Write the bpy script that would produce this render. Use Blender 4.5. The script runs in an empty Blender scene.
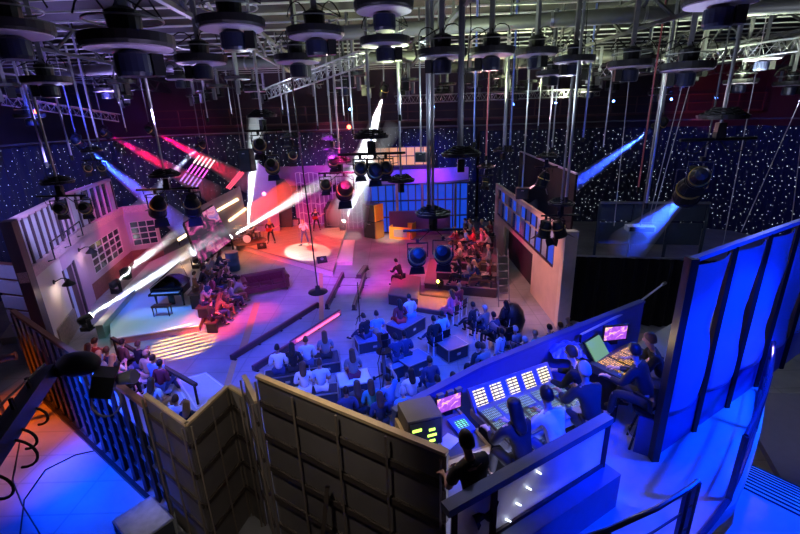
import bpy, math, random
from mathutils import Vector, Matrix, Euler, Quaternion
random.seed(7)
R = math.radians
SC = bpy.context.scene
COL = SC.collection

# ------------------------------------------------------------------ camera
CAM_H, TH, RHO, FPX = 8.7, R(19.1), R(1.8), 440.0
_f = Vector((0, math.cos(TH), -math.sin(TH)))
_u0 = Vector((0, math.sin(TH), math.cos(TH)))
_r = Vector((1, 0, 0)) * math.cos(RHO) - _u0 * math.sin(RHO)
_u = _u0 * math.cos(RHO) + Vector((1, 0, 0)) * math.sin(RHO)
cam_d = bpy.data.cameras.new('camera')
cam_d.lens = 36 * FPX / 800
cam_d.clip_end = 300
cam = bpy.data.objects.new('camera', cam_d)
COL.objects.link(cam)
M = Matrix((_r, _u, -_f)).transposed().to_4x4()
M.translation = Vector((0, 0, CAM_H))
cam.matrix_world = M
SC.camera = cam

def ray(x, y):
    return _f + _r * ((x - 400) / FPX) - _u * ((y - 267) / FPX)
def P(x, y, z=0.0):
    """point of the horizontal plane z seen at image position x, y"""
    d = ray(x, y)
    t = (z - CAM_H) / d.z
    return Vector((d.x * t, d.y * t, z))
def Yp(x, y, Y):
    d = ray(x, y)
    t = Y / d.y
    return Vector((d.x * t, Y, CAM_H + d.z * t))
def Dp(x, y, t):
    d = ray(x, y)
    return Vector((d.x * t, d.y * t, CAM_H + d.z * t))

# ------------------------------------------------------------------ materials
MATS = {}
def mat(name, col, rough=.6, metal=0., var=.12, scale=6., bump=0., trans=None, spec=.4):
    if name in MATS: return MATS[name]
    m = bpy.data.materials.new(name); m.use_nodes = True
    nt = m.node_tree; b = nt.nodes['Principled BSDF']
    b.inputs['Roughness'].default_value = rough
    b.inputs['Metallic'].default_value = metal
    b.inputs['Specular IOR Level'].default_value = spec
    tc = nt.nodes.new('ShaderNodeTexCoord')
    n = nt.nodes.new('ShaderNodeTexNoise'); n.inputs['Scale'].default_value = scale; n.inputs['Detail'].default_value = 4
    nt.links.new(tc.outputs['Object'], n.inputs['Vector'])
    cr = nt.nodes.new('ShaderNodeMix'); cr.data_type = 'RGBA'
    cr.inputs['A'].default_value = (*[c * (1 - var) for c in col], 1)
    cr.inputs['B'].default_value = (*[min(1, c * (1 + var)) for c in col], 1)
    nt.links.new(n.outputs['Fac'], cr.inputs['Factor'])
    nt.links.new(cr.outputs['Result'], b.inputs['Base Color'])
    if bump:
        bp = nt.nodes.new('ShaderNodeBump'); bp.inputs['Strength'].default_value = bump
        nt.links.new(n.outputs['Fac'], bp.inputs['Height']); nt.links.new(bp.outputs['Normal'], b.inputs['Normal'])
    if trans:
        out = nt.nodes['Material Output']
        tr = nt.nodes.new('ShaderNodeBsdfTranslucent'); mx = nt.nodes.new('ShaderNodeMixShader')
        nt.links.new(cr.outputs['Result'], tr.inputs['Color'])
        mx.inputs[0].default_value = trans
        nt.links.new(b.outputs[0], mx.inputs[1]); nt.links.new(tr.outputs[0], mx.inputs[2])
        nt.links.new(mx.outputs[0], out.inputs['Surface'])
    MATS[name] = m
    return m
def emi(name, col, s=3.):
    if name in MATS: return MATS[name]
    m = bpy.data.materials.new(name); m.use_nodes = True
    b = m.node_tree.nodes['Principled BSDF']
    b.inputs['Base Color'].default_value = (.02, .02, .02, 1)
    b.inputs['Emission Color'].default_value = (*col, 1)
    b.inputs['Emission Strength'].default_value = s
    MATS[name] = m
    return m

black = mat('black_metal', (.012, .012, .014), .45, .3)
pan_m = mat('pan_paint', (.012, .011, .014), .5)
steel = mat('steel', (.42, .43, .45), .32, .85)
greym = mat('grey_metal', (.16, .16, .18), .5, .4)
rubber = mat('black_rubber', (.01, .01, .011), .8)
wood_l = mat('light_ply', (.5, .36, .25), .6, 0, .2, 3)
wood_d = mat('brown_stained_wood', (.075, .052, .036), .7, 0, .35, 2.5)
wood_rail = mat('pine_rail', (.48, .34, .17), .5, 0, .3, 5)
cream = mat('cream_plaster', (.62, .55, .5), .7, 0, .1, 2)
leather = mat('oxblood_leather', (.07, .018, .02), .38, 0, .3, 8)
white_p = mat('white_paint', (.75, .75, .76), .45)
case_m = mat('flight_case_black', (.03, .035, .05), .5)
chrome = mat('chrome', (.75, .75, .78), .18, 1.)
drape = mat('black_drape', (.006, .006, .008), .95)
darkfl = mat('dark_stage_wood', (.06, .035, .035), .5)
skin_m = mat('skin', (.5, .3, .22), .55)
glassb = mat('smoky_glass', (.03, .035, .05), .1)
cloths = {
    'white': mat('white_cotton', (.72, .72, .74), .8), 'black': mat('black_cotton', (.018, .018, .022), .8),
    'navy': mat('navy_wool', (.03, .045, .12), .8), 'blue': mat('blue_cotton', (.12, .3, .65), .8),
    'pale': mat('pale_blue_cotton', (.45, .58, .75), .8), 'red': mat('red_knit', (.5, .04, .05), .8),
    'pink': mat('pink_cotton', (.8, .2, .35), .8), 'brown': mat('brown_wool', (.16, .09, .05), .8),
    'grey': mat('grey_wool', (.2, .2, .22), .8), 'maroon': mat('maroon_knit', (.2, .03, .05), .8),
    'teal': mat('teal_knit', (.05, .3, .33), .8), 'denim': mat('denim', (.06, .09, .2), .8),
    'tan': mat('tan_cotton', (.5, .38, .25), .8), 'cream': mat('cream_cotton', (.7, .65, .52), .8)}
hairs = {'dark': mat('dark_hair', (.02, .014, .012), .5), 'brown': mat('brown_hair', (.09, .045, .025), .5),
         'blond': mat('blond_hair', (.42, .28, .13), .5), 'grey': mat('grey_hair', (.45, .45, .46), .5)}

# ------------------------------------------------------------------ mesh building
class MB:
    def __init__(s): s.v = []; s.f = []; s.uv = {}
    def add(s, vs, fs):
        b = len(s.v); s.v += [Vector(v) for v in vs]; s.f += [tuple(i + b for i in f) for f in fs]; return s
    def box(s, c, d, rot=None, taper=1.):
        x, y, z = d[0] / 2, d[1] / 2, d[2] / 2; t = taper
        vs = [(-x, -y, -z), (x, -y, -z), (x, y, -z), (-x, y, -z), (-x * t, -y * t, z), (x * t, -y * t, z), (x * t, y * t, z), (-x * t, y * t, z)]
        m = Euler(rot).to_matrix() if rot else Matrix.Identity(3)
        return s.add([m @ Vector(v) + Vector(c) for v in vs], [(0, 3, 2, 1), (4, 5, 6, 7), (0, 1, 5, 4), (1, 2, 6, 5), (2, 3, 7, 6), (3, 0, 4, 7)])
    def beam(s, a, b, w, h=None):
        a, b = Vector(a), Vector(b); h = h or w; d = (b - a).normalized()
        up = Vector((0, 0, 1)) if abs(d.z) < .95 else Vector((0, 1, 0))
        sx = d.cross(up).normalized() * w / 2; sy = sx.cross(d).normalized() * h / 2
        vs = [p + q for p in (a, b) for q in (-sx - sy, sx - sy, sx + sy, -sx + sy)]
        return s.add(vs, [(0, 1, 2, 3), (7, 6, 5, 4), (0, 4, 5, 1), (1, 5, 6, 2), (2, 6, 7, 3), (3, 7, 4, 0)])
    def tube(s, pts, r, n=8, cap=True):
        pts = [Vector(p) for p in pts]; rs = r if isinstance(r, (list, tuple)) else [r] * len(pts)
        rings = []
        for i, p in enumerate(pts):
            d = (pts[min(i + 1, len(pts) - 1)] - pts[max(i - 1, 0)]).normalized()
            up = Vector((0, 0, 1)) if abs(d.z) < .9 else Vector((0, 1, 0))
            a = d.cross(up).normalized(); b = a.cross(d)
            rings.append([p + (a * math.cos(2 * math.pi * k / n) + b * math.sin(2 * math.pi * k / n)) * rs[i] for k in range(n)])
        vs = [v for q in rings for v in q]; fs = []
        for i in range(len(pts) - 1):
            for k in range(n):
                fs.append((i * n + k, i * n + (k + 1) % n, (i + 1) * n + (k + 1) % n, (i + 1) * n + k))
        if cap: fs += [tuple(range(n))[::-1], tuple((len(pts) - 1) * n + k for k in range(n))]
        return s.add(vs, fs)
    def lathe(s, prof, n=24, c=(0, 0, 0), m=None, closed=False):
        """profile of (radius, z)"""
        c = Vector(c); m = m or Matrix.Identity(3); vs = []; fs = []; k = len(prof)
        for i in range(n):
            a = 2 * math.pi * i / n
            for r_, z in prof: vs.append(m @ Vector((r_ * math.cos(a), r_ * math.sin(a), z)) + c)
        for i in range(n):
            j = (i + 1) % n
            for q in range(k if closed else k - 1):
                q2 = (q + 1) % k
                fs.append((i * k + q, j * k + q, j * k + q2, i * k + q2))
        if not closed:
            if prof[0][0] > 1e-4: fs.append(tuple(i * k for i in range(n))[::-1])
            if prof[-1][0] > 1e-4: fs.append(tuple(i * k + k - 1 for i in range(n)))
        return s.add(vs, fs)
    def prism(s, poly, z0, z1):
        n = len(poly)
        ar = sum(poly[i][0] * poly[(i + 1) % n][1] - poly[(i + 1) % n][0] * poly[i][1] for i in range(n))
        if ar < 0: poly = poly[::-1]
        vs = [(p[0], p[1], z0) for p in poly] + [(p[0], p[1], z1) for p in poly]
        fs = [tuple(range(n))[::-1], tuple(range(n, 2 * n))] + [(i, (i + 1) % n, n + (i + 1) % n, n + i) for i in range(n)]
        return s.add(vs, fs)
    def ball(s, c, r, n=12, k=8):
        r = r if hasattr(r, '__len__') else (r, r, r); vs = []; fs = []
        for i in range(1, k):
            for j in range(n):
                a, b = math.pi * i / k, 2 * math.pi * j / n
                vs.append(Vector((math.sin(a) * math.cos(b) * r[0], math.sin(a) * math.sin(b) * r[1], math.cos(a) * r[2])) + Vector(c))
        vs += [Vector(c) + Vector((0, 0, r[2])), Vector(c) - Vector((0, 0, r[2]))]; t = len(vs) - 2
        for i in range(k - 2):
            for j in range(n): fs.append((i * n + j, (i + 1) * n + j, (i + 1) * n + (j + 1) % n, i * n + (j + 1) % n))
        for j in range(n):
            fs.append((t, j, (j + 1) % n)); fs.append((t + 1, (k - 2) * n + (j + 1) % n, (k - 2) * n + j))
        return s.add(vs, fs)
    def build(s, name, m, parent=None, smooth=False, bevel=0., loc=None, xf=None):
        me = bpy.data.meshes.new(name)
        vs = [xf @ v for v in s.v] if xf is not None else s.v
        org = Vector(loc) if loc is not None else Vector((0, 0, 0))
        me.from_pydata([v - org for v in vs], [], s.f); me.validate(); me.update()
        me.materials.append(m)
        if smooth:
            for p in me.polygons: p.use_smooth = True
        o = bpy.data.objects.new(name, me); COL.objects.link(o); o.location = org
        if parent is not None: o.parent = parent
        if bevel:
            bv = o.modifiers.new('bevel', 'BEVEL'); bv.width = bevel; bv.segments = 2; bv.limit_method = 'ANGLE'
        return o

def tag(o, label=None, cat=None, group=None, kind=None):
    if label: o['label'] = label
    if cat: o['category'] = cat
    if group: o['group'] = group
    if kind: o['kind'] = kind
    return o
def thing(name, label, cat, loc=(0, 0, 0), rz=0., group=None, rot=None):
    o = bpy.data.objects.new(name, None); COL.objects.link(o)
    o.location = loc; o.rotation_euler = rot if rot else (0, 0, rz); o.empty_display_size = .1
    return tag(o, label, cat, group)
def dup(root, loc, rz=None, label=None, group=None, rot=None, scale=None):
    def rec(o, par):
        c = o.copy(); COL.objects.link(c)
        if par is not None: c.parent = par
        for ch in [x for x in o.children]: rec(ch, c)
        return c
    c = rec(root, None); c.location = loc
    if rz is not None: c.rotation_euler = (0, 0, rz)
    if rot is not None: c.rotation_euler = rot
    if scale: c.scale = (scale,) * 3 if not hasattr(scale, '__len__') else scale
    if label: c['label'] = label
    if group: c['group'] = group
    return c
def struct(name, mb, m, **k):
    return tag(mb.build(name, m, **k), kind='structure')
def light(kind, loc, target, power, col, angle=40, blend=.5, size=.1):
    d = bpy.data.lights.new(kind.lower() + '_lamp', kind); d.energy = power; d.color = col
    if kind == 'SPOT': d.spot_size = R(angle); d.spot_blend = blend
    if kind in ('SPOT', 'POINT'): d.shadow_soft_size = size
    if kind == 'AREA': d.size = size
    o = bpy.data.objects.new(kind.lower() + '_lamp', d); COL.objects.link(o); o.location = loc
    if target is not None:
        o.rotation_euler = (Vector(target) - Vector(loc)).to_track_quat('-Z', 'Y').to_euler()
    return o
def look(a, b):
    """matrix whose -Z looks from a to b, at a"""
    q = (Vector(b) - Vector(a)).to_track_quat('-Z', 'Y')
    return q.to_euler()
def wall_poly(a, b, th):
    a, b = Vector((a[0], a[1])), Vector((b[0], b[1])); d = (b - a).normalized(); n = Vector((-d.y, d.x)) * th
    return [tuple(a), tuple(b), tuple(b + n), tuple(a + n)]
ORD = ['first', 'second', 'third', 'fourth', 'fifth', 'sixth', 'seventh', 'eighth', 'ninth', 'tenth', 'eleventh', 'twelfth',
       'thirteenth', 'fourteenth', 'fifteenth', 'sixteenth', 'seventeenth', 'eighteenth', 'nineteenth', 'twentieth']

# ------------------------------------------------------------------ floor, walls, ceiling
def floor_material():
    m = bpy.data.materials.new('studio_floor'); m.use_nodes = True; nt = m.node_tree; b = nt.nodes['Principled BSDF']
    tc = nt.nodes.new('ShaderNodeTexCoord')
    n = nt.nodes.new('ShaderNodeTexNoise'); n.inputs['Scale'].default_value = .7; n.inputs['Detail'].default_value = 6
    nt.links.new(tc.outputs['Object'], n.inputs['Vector'])
    cr = nt.nodes.new('ShaderNodeValToRGB'); cr.color_ramp.elements[0].color = (.19, .185, .185, 1); cr.color_ramp.elements[1].color = (.33, .32, .315, 1)
    cr.color_ramp.elements[0].position = .3; cr.color_ramp.elements[1].position = .75
    nt.links.new(n.outputs['Fac'], cr.inputs['Fac']); nt.links.new(cr.outputs['Color'], b.inputs['Base Color'])
    br = nt.nodes.new('ShaderNodeTexBrick'); br.inputs['Scale'].default_value = .25; br.offset = 0
    br.inputs['Mortar Size'].default_value = .006; br.inputs['Color1'].default_value = (1, 1, 1, 1); br.inputs['Color2'].default_value = (.93, .93, .93, 1); br.inputs['Mortar'].default_value = (.72, .72, .72, 1)
    nt.links.new(tc.outputs['Object'], br.inputs['Vector'])
    mx = nt.nodes.new('ShaderNodeMix'); mx.data_type = 'RGBA'; mx.blend_type = 'MULTIPLY'; mx.inputs['Factor'].default_value = 1
    nt.links.new(cr.outputs['Color'], mx.inputs['A']); nt.links.new(br.outputs['Color'], mx.inputs['B']); nt.links.new(mx.outputs['Result'], b.inputs['Base Color'])
    b.inputs['Roughness'].default_value = .42
    return m
struct('floor', MB().prism([(-26, -2), (30, -2), (30, 40), (-26, 40)], -.2, 0), floor_material())
wallm = mat('dark_wall', (.07, .045, .065), .8, 0, .2, 1)
struct('wall_back', MB().box((2, 38.2, 6.5), (58, .3, 13)), wallm)
struct('wall_left', MB().box((-26.2, 18, 6.5), (.3, 41, 13)), wallm)
struct('wall_right', MB().box((30.2, 18, 6.5), (.3, 41, 13)), wallm)
struct('wall_rear', MB().box((2, -2.4, 6.5), (58, .3, 13)), wallm)
struct('ceiling', MB().box((2, 18, 13.1), (58, 42, .2)), mat('ceiling_deck', (.018, .018, .022), .8, 0, .3, .5))

def star_material():
    m = bpy.data.materials.new('star_cloth_fabric'); m.use_nodes = True; nt = m.node_tree; b = nt.nodes['Principled BSDF']
    b.inputs['Base Color'].default_value = (.012, .016, .05, 1); b.inputs['Roughness'].default_value = .95
    uv = nt.nodes.new('ShaderNodeUVMap')
    v = nt.nodes.new('ShaderNodeTexVoronoi'); v.inputs['Scale'].default_value = 2.9; v.inputs['Randomness'].default_value = .95
    v.voronoi_dimensions = '2D'
    nt.links.new(uv.outputs['UV'], v.inputs['Vector'])
    sep = nt.nodes.new('ShaderNodeSeparateColor'); nt.links.new(v.outputs['Color'], sep.inputs['Color'])
    # star radius varies per star
    rad = nt.nodes.new('ShaderNodeMath'); rad.operation = 'MULTIPLY_ADD'; rad.inputs[1].default_value = .06; rad.inputs[2].default_value = .012
    nt.links.new(sep.outputs['Red'], rad.inputs[0])
    lt = nt.nodes.new('ShaderNodeMath'); lt.operation = 'LESS_THAN'
    nt.links.new(v.outputs['Distance'], lt.inputs[0]); nt.links.new(rad.outputs[0], lt.inputs[1])
    st = nt.nodes.new('ShaderNodeMath'); st.operation = 'MULTIPLY'; nt.links.new(lt.outputs[0], st.inputs[0])
    st.inputs[1].default_value = 1.7
    b.inputs['Emission Color'].default_value = (.75, .85, 1, 1)
    nt.links.new(st.outputs[0], b.inputs['Emission Strength'])
    return m
def star_curtain(pts, z0, z1, label):
    """pleated cloth along a ground polyline; uv = metres"""
    fine = []
    for i in range(len(pts) - 1):
        a, b = Vector(pts[i]), Vector(pts[i + 1]); n = max(2, int((b - a).length / .25))
        for k in range(n): fine.append(a + (b - a) * (k / n))
    fine.append(Vector(pts[-1]))
    vs = []; us = []; L = 0
    for i, p in enumerate(fine):
        if i: L += (p - fine[i - 1]).length
        d = (fine[min(i + 1, len(fine) - 1)] - fine[max(i - 1, 0)]).normalized(); nn = Vector((-d.y, d.x))
        q = p + nn * (.06 * math.sin(i * 1.9))
        for z in (z0, z1): vs.append((q.x, q.y, z)); us.append((L, z))
        q2 = q + nn * .03
        for z in (z0, z1): vs.append((q2.x, q2.y, z)); us.append((L, z))
    fs = []
    for i in range(len(fine) - 1):
        a, b = i * 4, i * 4 + 4
        fs += [(a, b, b + 1, a + 1), (a + 2, a + 3, b + 3, b + 2), (a + 1, b + 1, b + 3, a + 3), (a, a + 2, b + 2, b)]
    fs += [(0, 1, 3, 2), (len(vs) - 4, len(vs) - 2, len(vs) - 1, len(vs) - 3)]
    mb = MB(); mb.add(vs, fs); o = mb.build('star_curtain', star_m)
    ul = o.data.uv_layers.new(name='uv')
    for l in o.data.loops: ul.data[l.index].uv = us[l.vertex_index]
    return tag(o, label, 'curtain')
star_m = star_material()
star_curtain([(-20.4, 7), (-21.2, 20), (-21.0, 28), (-17.5, 34), (-13, 35.5), (-4, 36), (6.4, 36)], .02, 7.6, 'dark blue star cloth curtain with small white lights hanging left and behind the stage')
star_curtain([(6.6, 36), (16, 34.8), (24, 31), (27.8, 22), (28, 12)], .02, 7.3, 'dark blue star cloth curtain with white lights hanging behind the right side')

# curtain track rail and back catwalk
mb = MB(); mb.tube([(-20.4, 7, 7.75), (-21.2, 20, 7.75), (-21, 28, 7.75), (-17.5, 34, 7.75), (-13, 35.5, 7.75), (-4, 36, 7.75), (16, 34.8, 7.75), (24, 31, 7.75), (27.8, 22, 7.75), (28, 12, 7.75)], .05)
tag(mb.build('curtain_rail', greym), 'long curved grey track the star cloth curtains hang from', 'curtain rail')
t = thing('catwalk', 'brown railed catwalk running along the back wall above the curtain', 'catwalk')
MB().box((5, 37.3, 8.2), (48, 1.4, .18)).build('deck', mat('catwalk_paint', (.12, .055, .06), .6), t)
for z in (8.9, 9.5): MB().beam((-19, 36.65, z), (29, 36.65, z), .07).build('rail', MATS['catwalk_paint'], t)
for i in range(25):
    x = -19 + 2 * i
    MB().beam((x, 36.65, 8.2), (x, 36.65, 9.5), .07).build('post', MATS['catwalk_paint'], t)

# ceiling steel: purlins and girders
pur = mat('purlin_paint', (.5, .5, .52), .5, 0, .15, 2)
darkst = mat('dark_girder', (.05, .05, .06), .6)
k = 0
for i in range(24):
    y = 4.0 + 1.4 * i
    k += 1
    mb = MB()
    mb.beam((-26, y + .9, 12.0), (30, y - 1.2, 12.0), .09, .05)
    struct('trim_%d' % k, mb, pur)
for i in range(9):
    x = -22 + 6 * i
    k += 1
    mb = MB(); x2 = x - 2
    mb.beam((x, 3, 11.7), (x2, 38, 11.7), .16, .1).beam((x, 3, 10.9), (x2, 38, 10.9), .12, .1)
    for j in range(14):
        y0 = 3 + 2.5 * j; xa = x + (x2 - x) * (y0 - 3) / 35; xb = x + (x2 - x) * (y0 + 1.25 - 3) / 35
        mb.beam((xa, y0, 10.9), (xb, y0 + 1.25, 11.7), .07).beam((xb, y0 + 1.25, 11.7), (xa, y0 + 2.5, 10.9), .07)
    struct('trim_%d' % k, mb, darkst if i % 4 != 3 else mat('grey_girder', (.2, .2, .21), .5))
# ventilation ducts
for a, b, r_, lab in [((-20, 24, 11.2), (6, 22, 11.2), .25, 'pale round air duct under the roof on the left'),
                      ((3, 27, 11.1), (22, 19, 11.1), .28, 'pale round air duct slanting under the roof on the right'),
                      ((-3, 16.5, 11.3), (18, 13, 11.3), .22, 'pale round air duct crossing the roof above the hoists')]:
    t = thing('air_duct', lab, 'duct')
    MB().tube([a, b], r_, 16).build('pipe', mat('galvanised_duct', (.16, .165, .16), .5, .3), t, smooth=True)
    a, b = Vector(a), Vector(b)
    for q in range(1, 8):
        c = a.lerp(b, q / 8); d = (b - a).normalized() * .04
        MB().tube([c - d, c + d], r_ + .03, 16).build('joint_ring', steel, t)

# ------------------------------------------------------------------ band stage and set
def planks(name, c1, c2, scale=2.2, ang=0., rough=.35):
    m = bpy.data.materials.new(name); m.use_nodes = True; nt = m.node_tree; b = nt.nodes['Principled BSDF']
    tc = nt.nodes.new('ShaderNodeTexCoord'); mp = nt.nodes.new('ShaderNodeMapping'); mp.inputs['Rotation'].default_value = (0, 0, ang)
    nt.links.new(tc.outputs['Object'], mp.inputs['Vector'])
    br = nt.nodes.new('ShaderNodeTexBrick'); br.inputs['Scale'].default_value = scale; br.inputs['Color1'].default_value = (*c1, 1); br.inputs['Color2'].default_value = (*c2, 1)
    br.inputs['Mortar'].default_value = (*[c * .3 for c in c1], 1); br.inputs['Mortar Size'].default_value = .015
    br.inputs['Brick Width'].default_value = 4; br.inputs['Row Height'].default_value = .3
    nt.links.new(mp.outputs['Vector'], br.inputs['Vector']); nt.links.new(br.outputs['Color'], b.inputs['Base Color'])
    b.inputs['Roughness'].default_value = rough
    return m
plank_m = planks('stage_planks', (.5, .33, .2), (.38, .25, .16), 2., R(-35))
edge_m = mat('stage_edge', (.62, .5, .42), .5)
def pxy(l, z=0): return [tuple(P(x, y, z)[:2]) for x, y in l]
def riser(name, poly, z, m, label, em=edge_m, z0=0.):
    t = thing(name, label, 'stage platform', (0, 0, 0))
    MB().prism(poly, z - .05, z).build('deck', m, t)
    n = len(poly); c = Vector((sum(p[0] for p in poly) / n, sum(p[1] for p in poly) / n))
    mb = MB(); ins = [(c.x + (p[0] - c.x) * .985, c.y + (p[1] - c.y) * .985) for p in poly]
    mb.prism(ins, z0, z - .05).build('fascia', em, t)
    return t
stage_poly = pxy([(238, 244), (290, 259), (333, 271), (348, 224), (352, 222)], .4) + [(-2.6, 34.5), (-12.6, 34.0)]
stage_poly = [tuple(P(238, 244, .4)[:2]), tuple(P(333, 271, .4)[:2]), tuple(P(347, 227, .4)[:2]), (-4.3, 35.5), (-13.3, 35.0)]
riser('stage_riser', stage_poly, .4, plank_m, 'raised plank band stage with a pale edge under the singer and drum kit')
riser('stage_riser', pxy([(336, 262), (352, 262), (355, 240), (341, 240)], .22), .22, mat('pale_vinyl', (.6, .5, .45), .4), 'small pale step box against the right edge of the band stage')
piano_poly = pxy([(111, 339), (199, 325), (212, 292), (229, 268), (236.5, 246)], .35) + [(-15.2, 30.5), tuple(P(150, 262, .35)[:2]), tuple(P(108, 305, .35)[:2])]
pf = mat('pale_vinyl', (.6, .5, .45), .4)
riser('stage_riser', piano_poly, .35, mat('white_vinyl', (.55, .58, .55), .35, 0, .06, 1), 'low white platform with a wooden front edge under the grand piano', mat('orange_edge_wood', (.5, .27, .14), .5))
# low wall flanking the piano platform
t = thing('ramp_kerb', 'low green-grey kerb running back beside the piano platform', 'kerb')
a, b = P(112, 338, .0), P(142, 293, .35)
a = a + Vector((-.25, 0, 0)); b = b + Vector((-.3, 0, 0))
MB().prism(wall_poly(a, b, .28), .0, .62).build('kerb_body', mat('green_grey_paint', (.3, .36, .3), .5), t)
MB().prism(wall_poly(a + Vector((.03, -.04, 0)), b, .34), .62, .66).build('cap', edge_m, t)
# --- left set building (two-storey flats)
purple_w = mat('mauve_plaster', (.42, .27, .36), .7, 0, .12, 1.5)
darkf = mat('dark_frame_paint', (.05, .03, .045), .5)
winglass = mat('window_dark_glass', (.02, .025, .05), .15)
A0, A1, A2, A3 = Vector((-13.5, 15.0)), Vector((-15.9, 21.3)), Vector((-17.3, 27.4)), Vector((-15.7, 28.2))
def seg(a, b, s0, s1):
    return a.lerp(b, s0), a.lerp(b, s1)
def wallbox(a, b, z0, z1, th, m, name, parent):
    return MB().prism(wall_poly(a, b, th), z0, z1).build(name, m, parent)
t = thing('set_wall', 'two-storey plaster set wall left of the piano with wall lamps and door', 'set wall')
H1 = 3.35
def wpart(s0, s1, z0, z1, m, name='wall_panel', a=A0, b=A1, th=.18, off=0.):
    p, q = seg(a, b, s0, s1); d = (b - a).normalized(); n = Vector((-d.y, d.x)) * off
    return wallbox(p + n, q + n, z0, z1, th, m, name, t)
wpart(.08, .52, 0, H1, cream)
wpart(.52, .74, 2.65, H1, purple_w)          # over the door
wpart(.74, 1, 0, H1, purple_w)
wpart(0, .08, 0, 5.6, darkf, 'corner_post', off=-.1, th=.35)
wpart(.16, .5, .0, .95, mat('rubble_stone', (.3, .24, .2), .8, 0, .5, 9, .6), 'stone_base', off=-.06, th=.05)
wpart(.52, .64, 0, 2.65, mat('blue_door_paint', (.35, .42, .6), .5), 'door', off=.1, th=.05); wpart(.64, .74, 0, 2.65, mat('dark_brown_door', (.08, .04, .05), .6), 'door', off=.1, th=.05)
wpart(.735, .76, 0, 2.7, darkf, 'door_post', off=-.04, th=.08)
wpart(.5, .52, 0, 2.7, darkf, 'door_post', off=-.04, th=.08)
for a, b in ((A1, A2), (A2, A3)):
    wpart(0, 1, 0, .9, mat('red_brick', (.22, .07, .07), .8, 0, .4, 7, .5), 'brick_base', a, b)
def gridwin(a, b, s0, s1, z0, z1, nx, nz, par=None):
    p, q = seg(a, b, s0, s1); d = (b - a).normalized(); n = Vector((-d.y, d.x))
    par = par or t
    fr = MB()
    P3 = lambda u, z, o=0.: Vector((*(p.lerp(q, u) + n * o), z))
    for i in range(nx + 1): fr.beam(P3(i / nx, z0, .02), P3(i / nx, z1, .02), .035, .06)
    for j in range(nz + 1): fr.beam(P3(0, z0 + (z1 - z0) * j / nz, .02), P3(1, z0 + (z1 - z0) * j / nz, .02), .035, .06)
    w_ = fr.build('window', mat('window_white_frame', (.6, .5, .55), .5), par)
    MB().prism(wall_poly(p + n * .06, q + n * .06, .03), z0, z1).build('pane', winglass, w_)
for a, b, s0, s1, nx in ((A1, A2, .12, .8, 5), (A2, A3, .12, .9, 3)):
    wpart(0, s0, .9, 3.35, purple_w, 'wall_panel', a, b); wpart(s1, 1, .9, 3.35, purple_w, 'wall_panel', a, b)
    wpart(s0, s1, .9, 1.2, purple_w, 'wall_panel', a, b); wpart(s0, s1, 2.75, 3.35, purple_w, 'wall_panel', a, b)
    gridwin(a, b, s0, s1, 1.2, 2.75, nx, 4)
for a, b in ((A0, A1), (A1, A2), (A2, A3)):
    wpart(0, 1, 3.35, 3.75, mat('ornament_plaster', (.5, .33, .36), .8, 0, .4, 12, .6), 'cornice', a, b, .3, -.08)
# upper storey: row of tall translucent panels between mullions
frost = mat('frosted_panel', (.62, .62, .72), .4, 0, .1, 1, 0, .35)
for a, b, n0, fr0, fr1 in ((A0, A1, 9, .07, 1.), (A1, A2, 7, 0., .9)):
    for i in range(n0):
        s0 = fr0 + (fr1 - fr0) * i / n0; s1 = fr0 + (fr1 - fr0) * (i + 1) / n0
        dark = (a is A0 and i > 5) or (a is A1 and i in (2, 3, 4, 5))
        wpart(s0, s1, 3.78, 5.45, winglass if dark else frost, 'upper_panel', a, b, .05, .06)
        wpart(s1 - .008, s1 + .008, 3.75, 5.5, darkf if not dark else purple_w, 'mullion', a, b, .1, -.01)
    wpart(fr0, fr1, 5.45, 5.6, purple_w, 'top_rail', a, b, .2)
# shelf-like slatted return to the left of the corner post
t2 = thing('shelf_flat', 'lilac flat with dark bands behind the corner post at far left', 'set wall')
for j in range(6):
    z0 = .3 + j * .62
    MB().prism(wall_poly((-15.2, 15.6), (-13.75, 15.15), .08), z0, z0 + .5).build('band', mat('lilac_paint', (.5, .42, .6), .6), t2)
MB().prism(wall_poly((-15.2, 15.7), (-13.75, 15.25), .05), 0, 4.0).build('backing', mat('red_brown_paint', (.22, .06, .05), .7), t2)
# wall lamps (gooseneck, dark shade, warm bulb)
def wall_lamp(s, z, label, a=A0, b=A1):
    p = a.lerp(b, s); d = (b - a).normalized(); n = Vector((d.y, -d.x))
    t = thing('wall_lamp', label, 'lamp', (p.x + n.x * .0, p.y + n.y * .0, z), math.atan2(n.y, n.x) - math.pi / 2, 'gooseneck wall lamps on the plaster set wall')
    MB().lathe([(.1, 0), (.1, .04)], 12, (0, .03, 0), Matrix.Rotation(R(90), 3, 'X')).build('wall_plate', black, t)
    MB().tube([(0, .04, 0), (0, .3, .12), (0, .45, .1), (0, .5, 0)], .022, 6).build('arm', black, t)
    MB().lathe([(.05, .16), (.07, .1), (.24, -.06), (.26, -.1), (.235, -.1), (.06, .08)], 20, (0, .5, -.1)).build('lamp_shade', black, t, smooth=True)
    MB().ball((0, .5, -.13), .06).build('bulb', emi('warm_bulb', (1, .75, .45), 12), t, smooth=True)
    q = Vector((p.x, p.y, z - .3)) + Vector((n.x, n.y, 0)) * .5
    light('POINT', q, None, 14, (1, .8, .75), size=.06)
    return t
wall_lamp(.33, 2.6, 'gooseneck wall lamp on cream wall beside the corner post')
wall_lamp(.92, 2.9, 'gooseneck wall lamp with pale shield between the door and gridded window')
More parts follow.
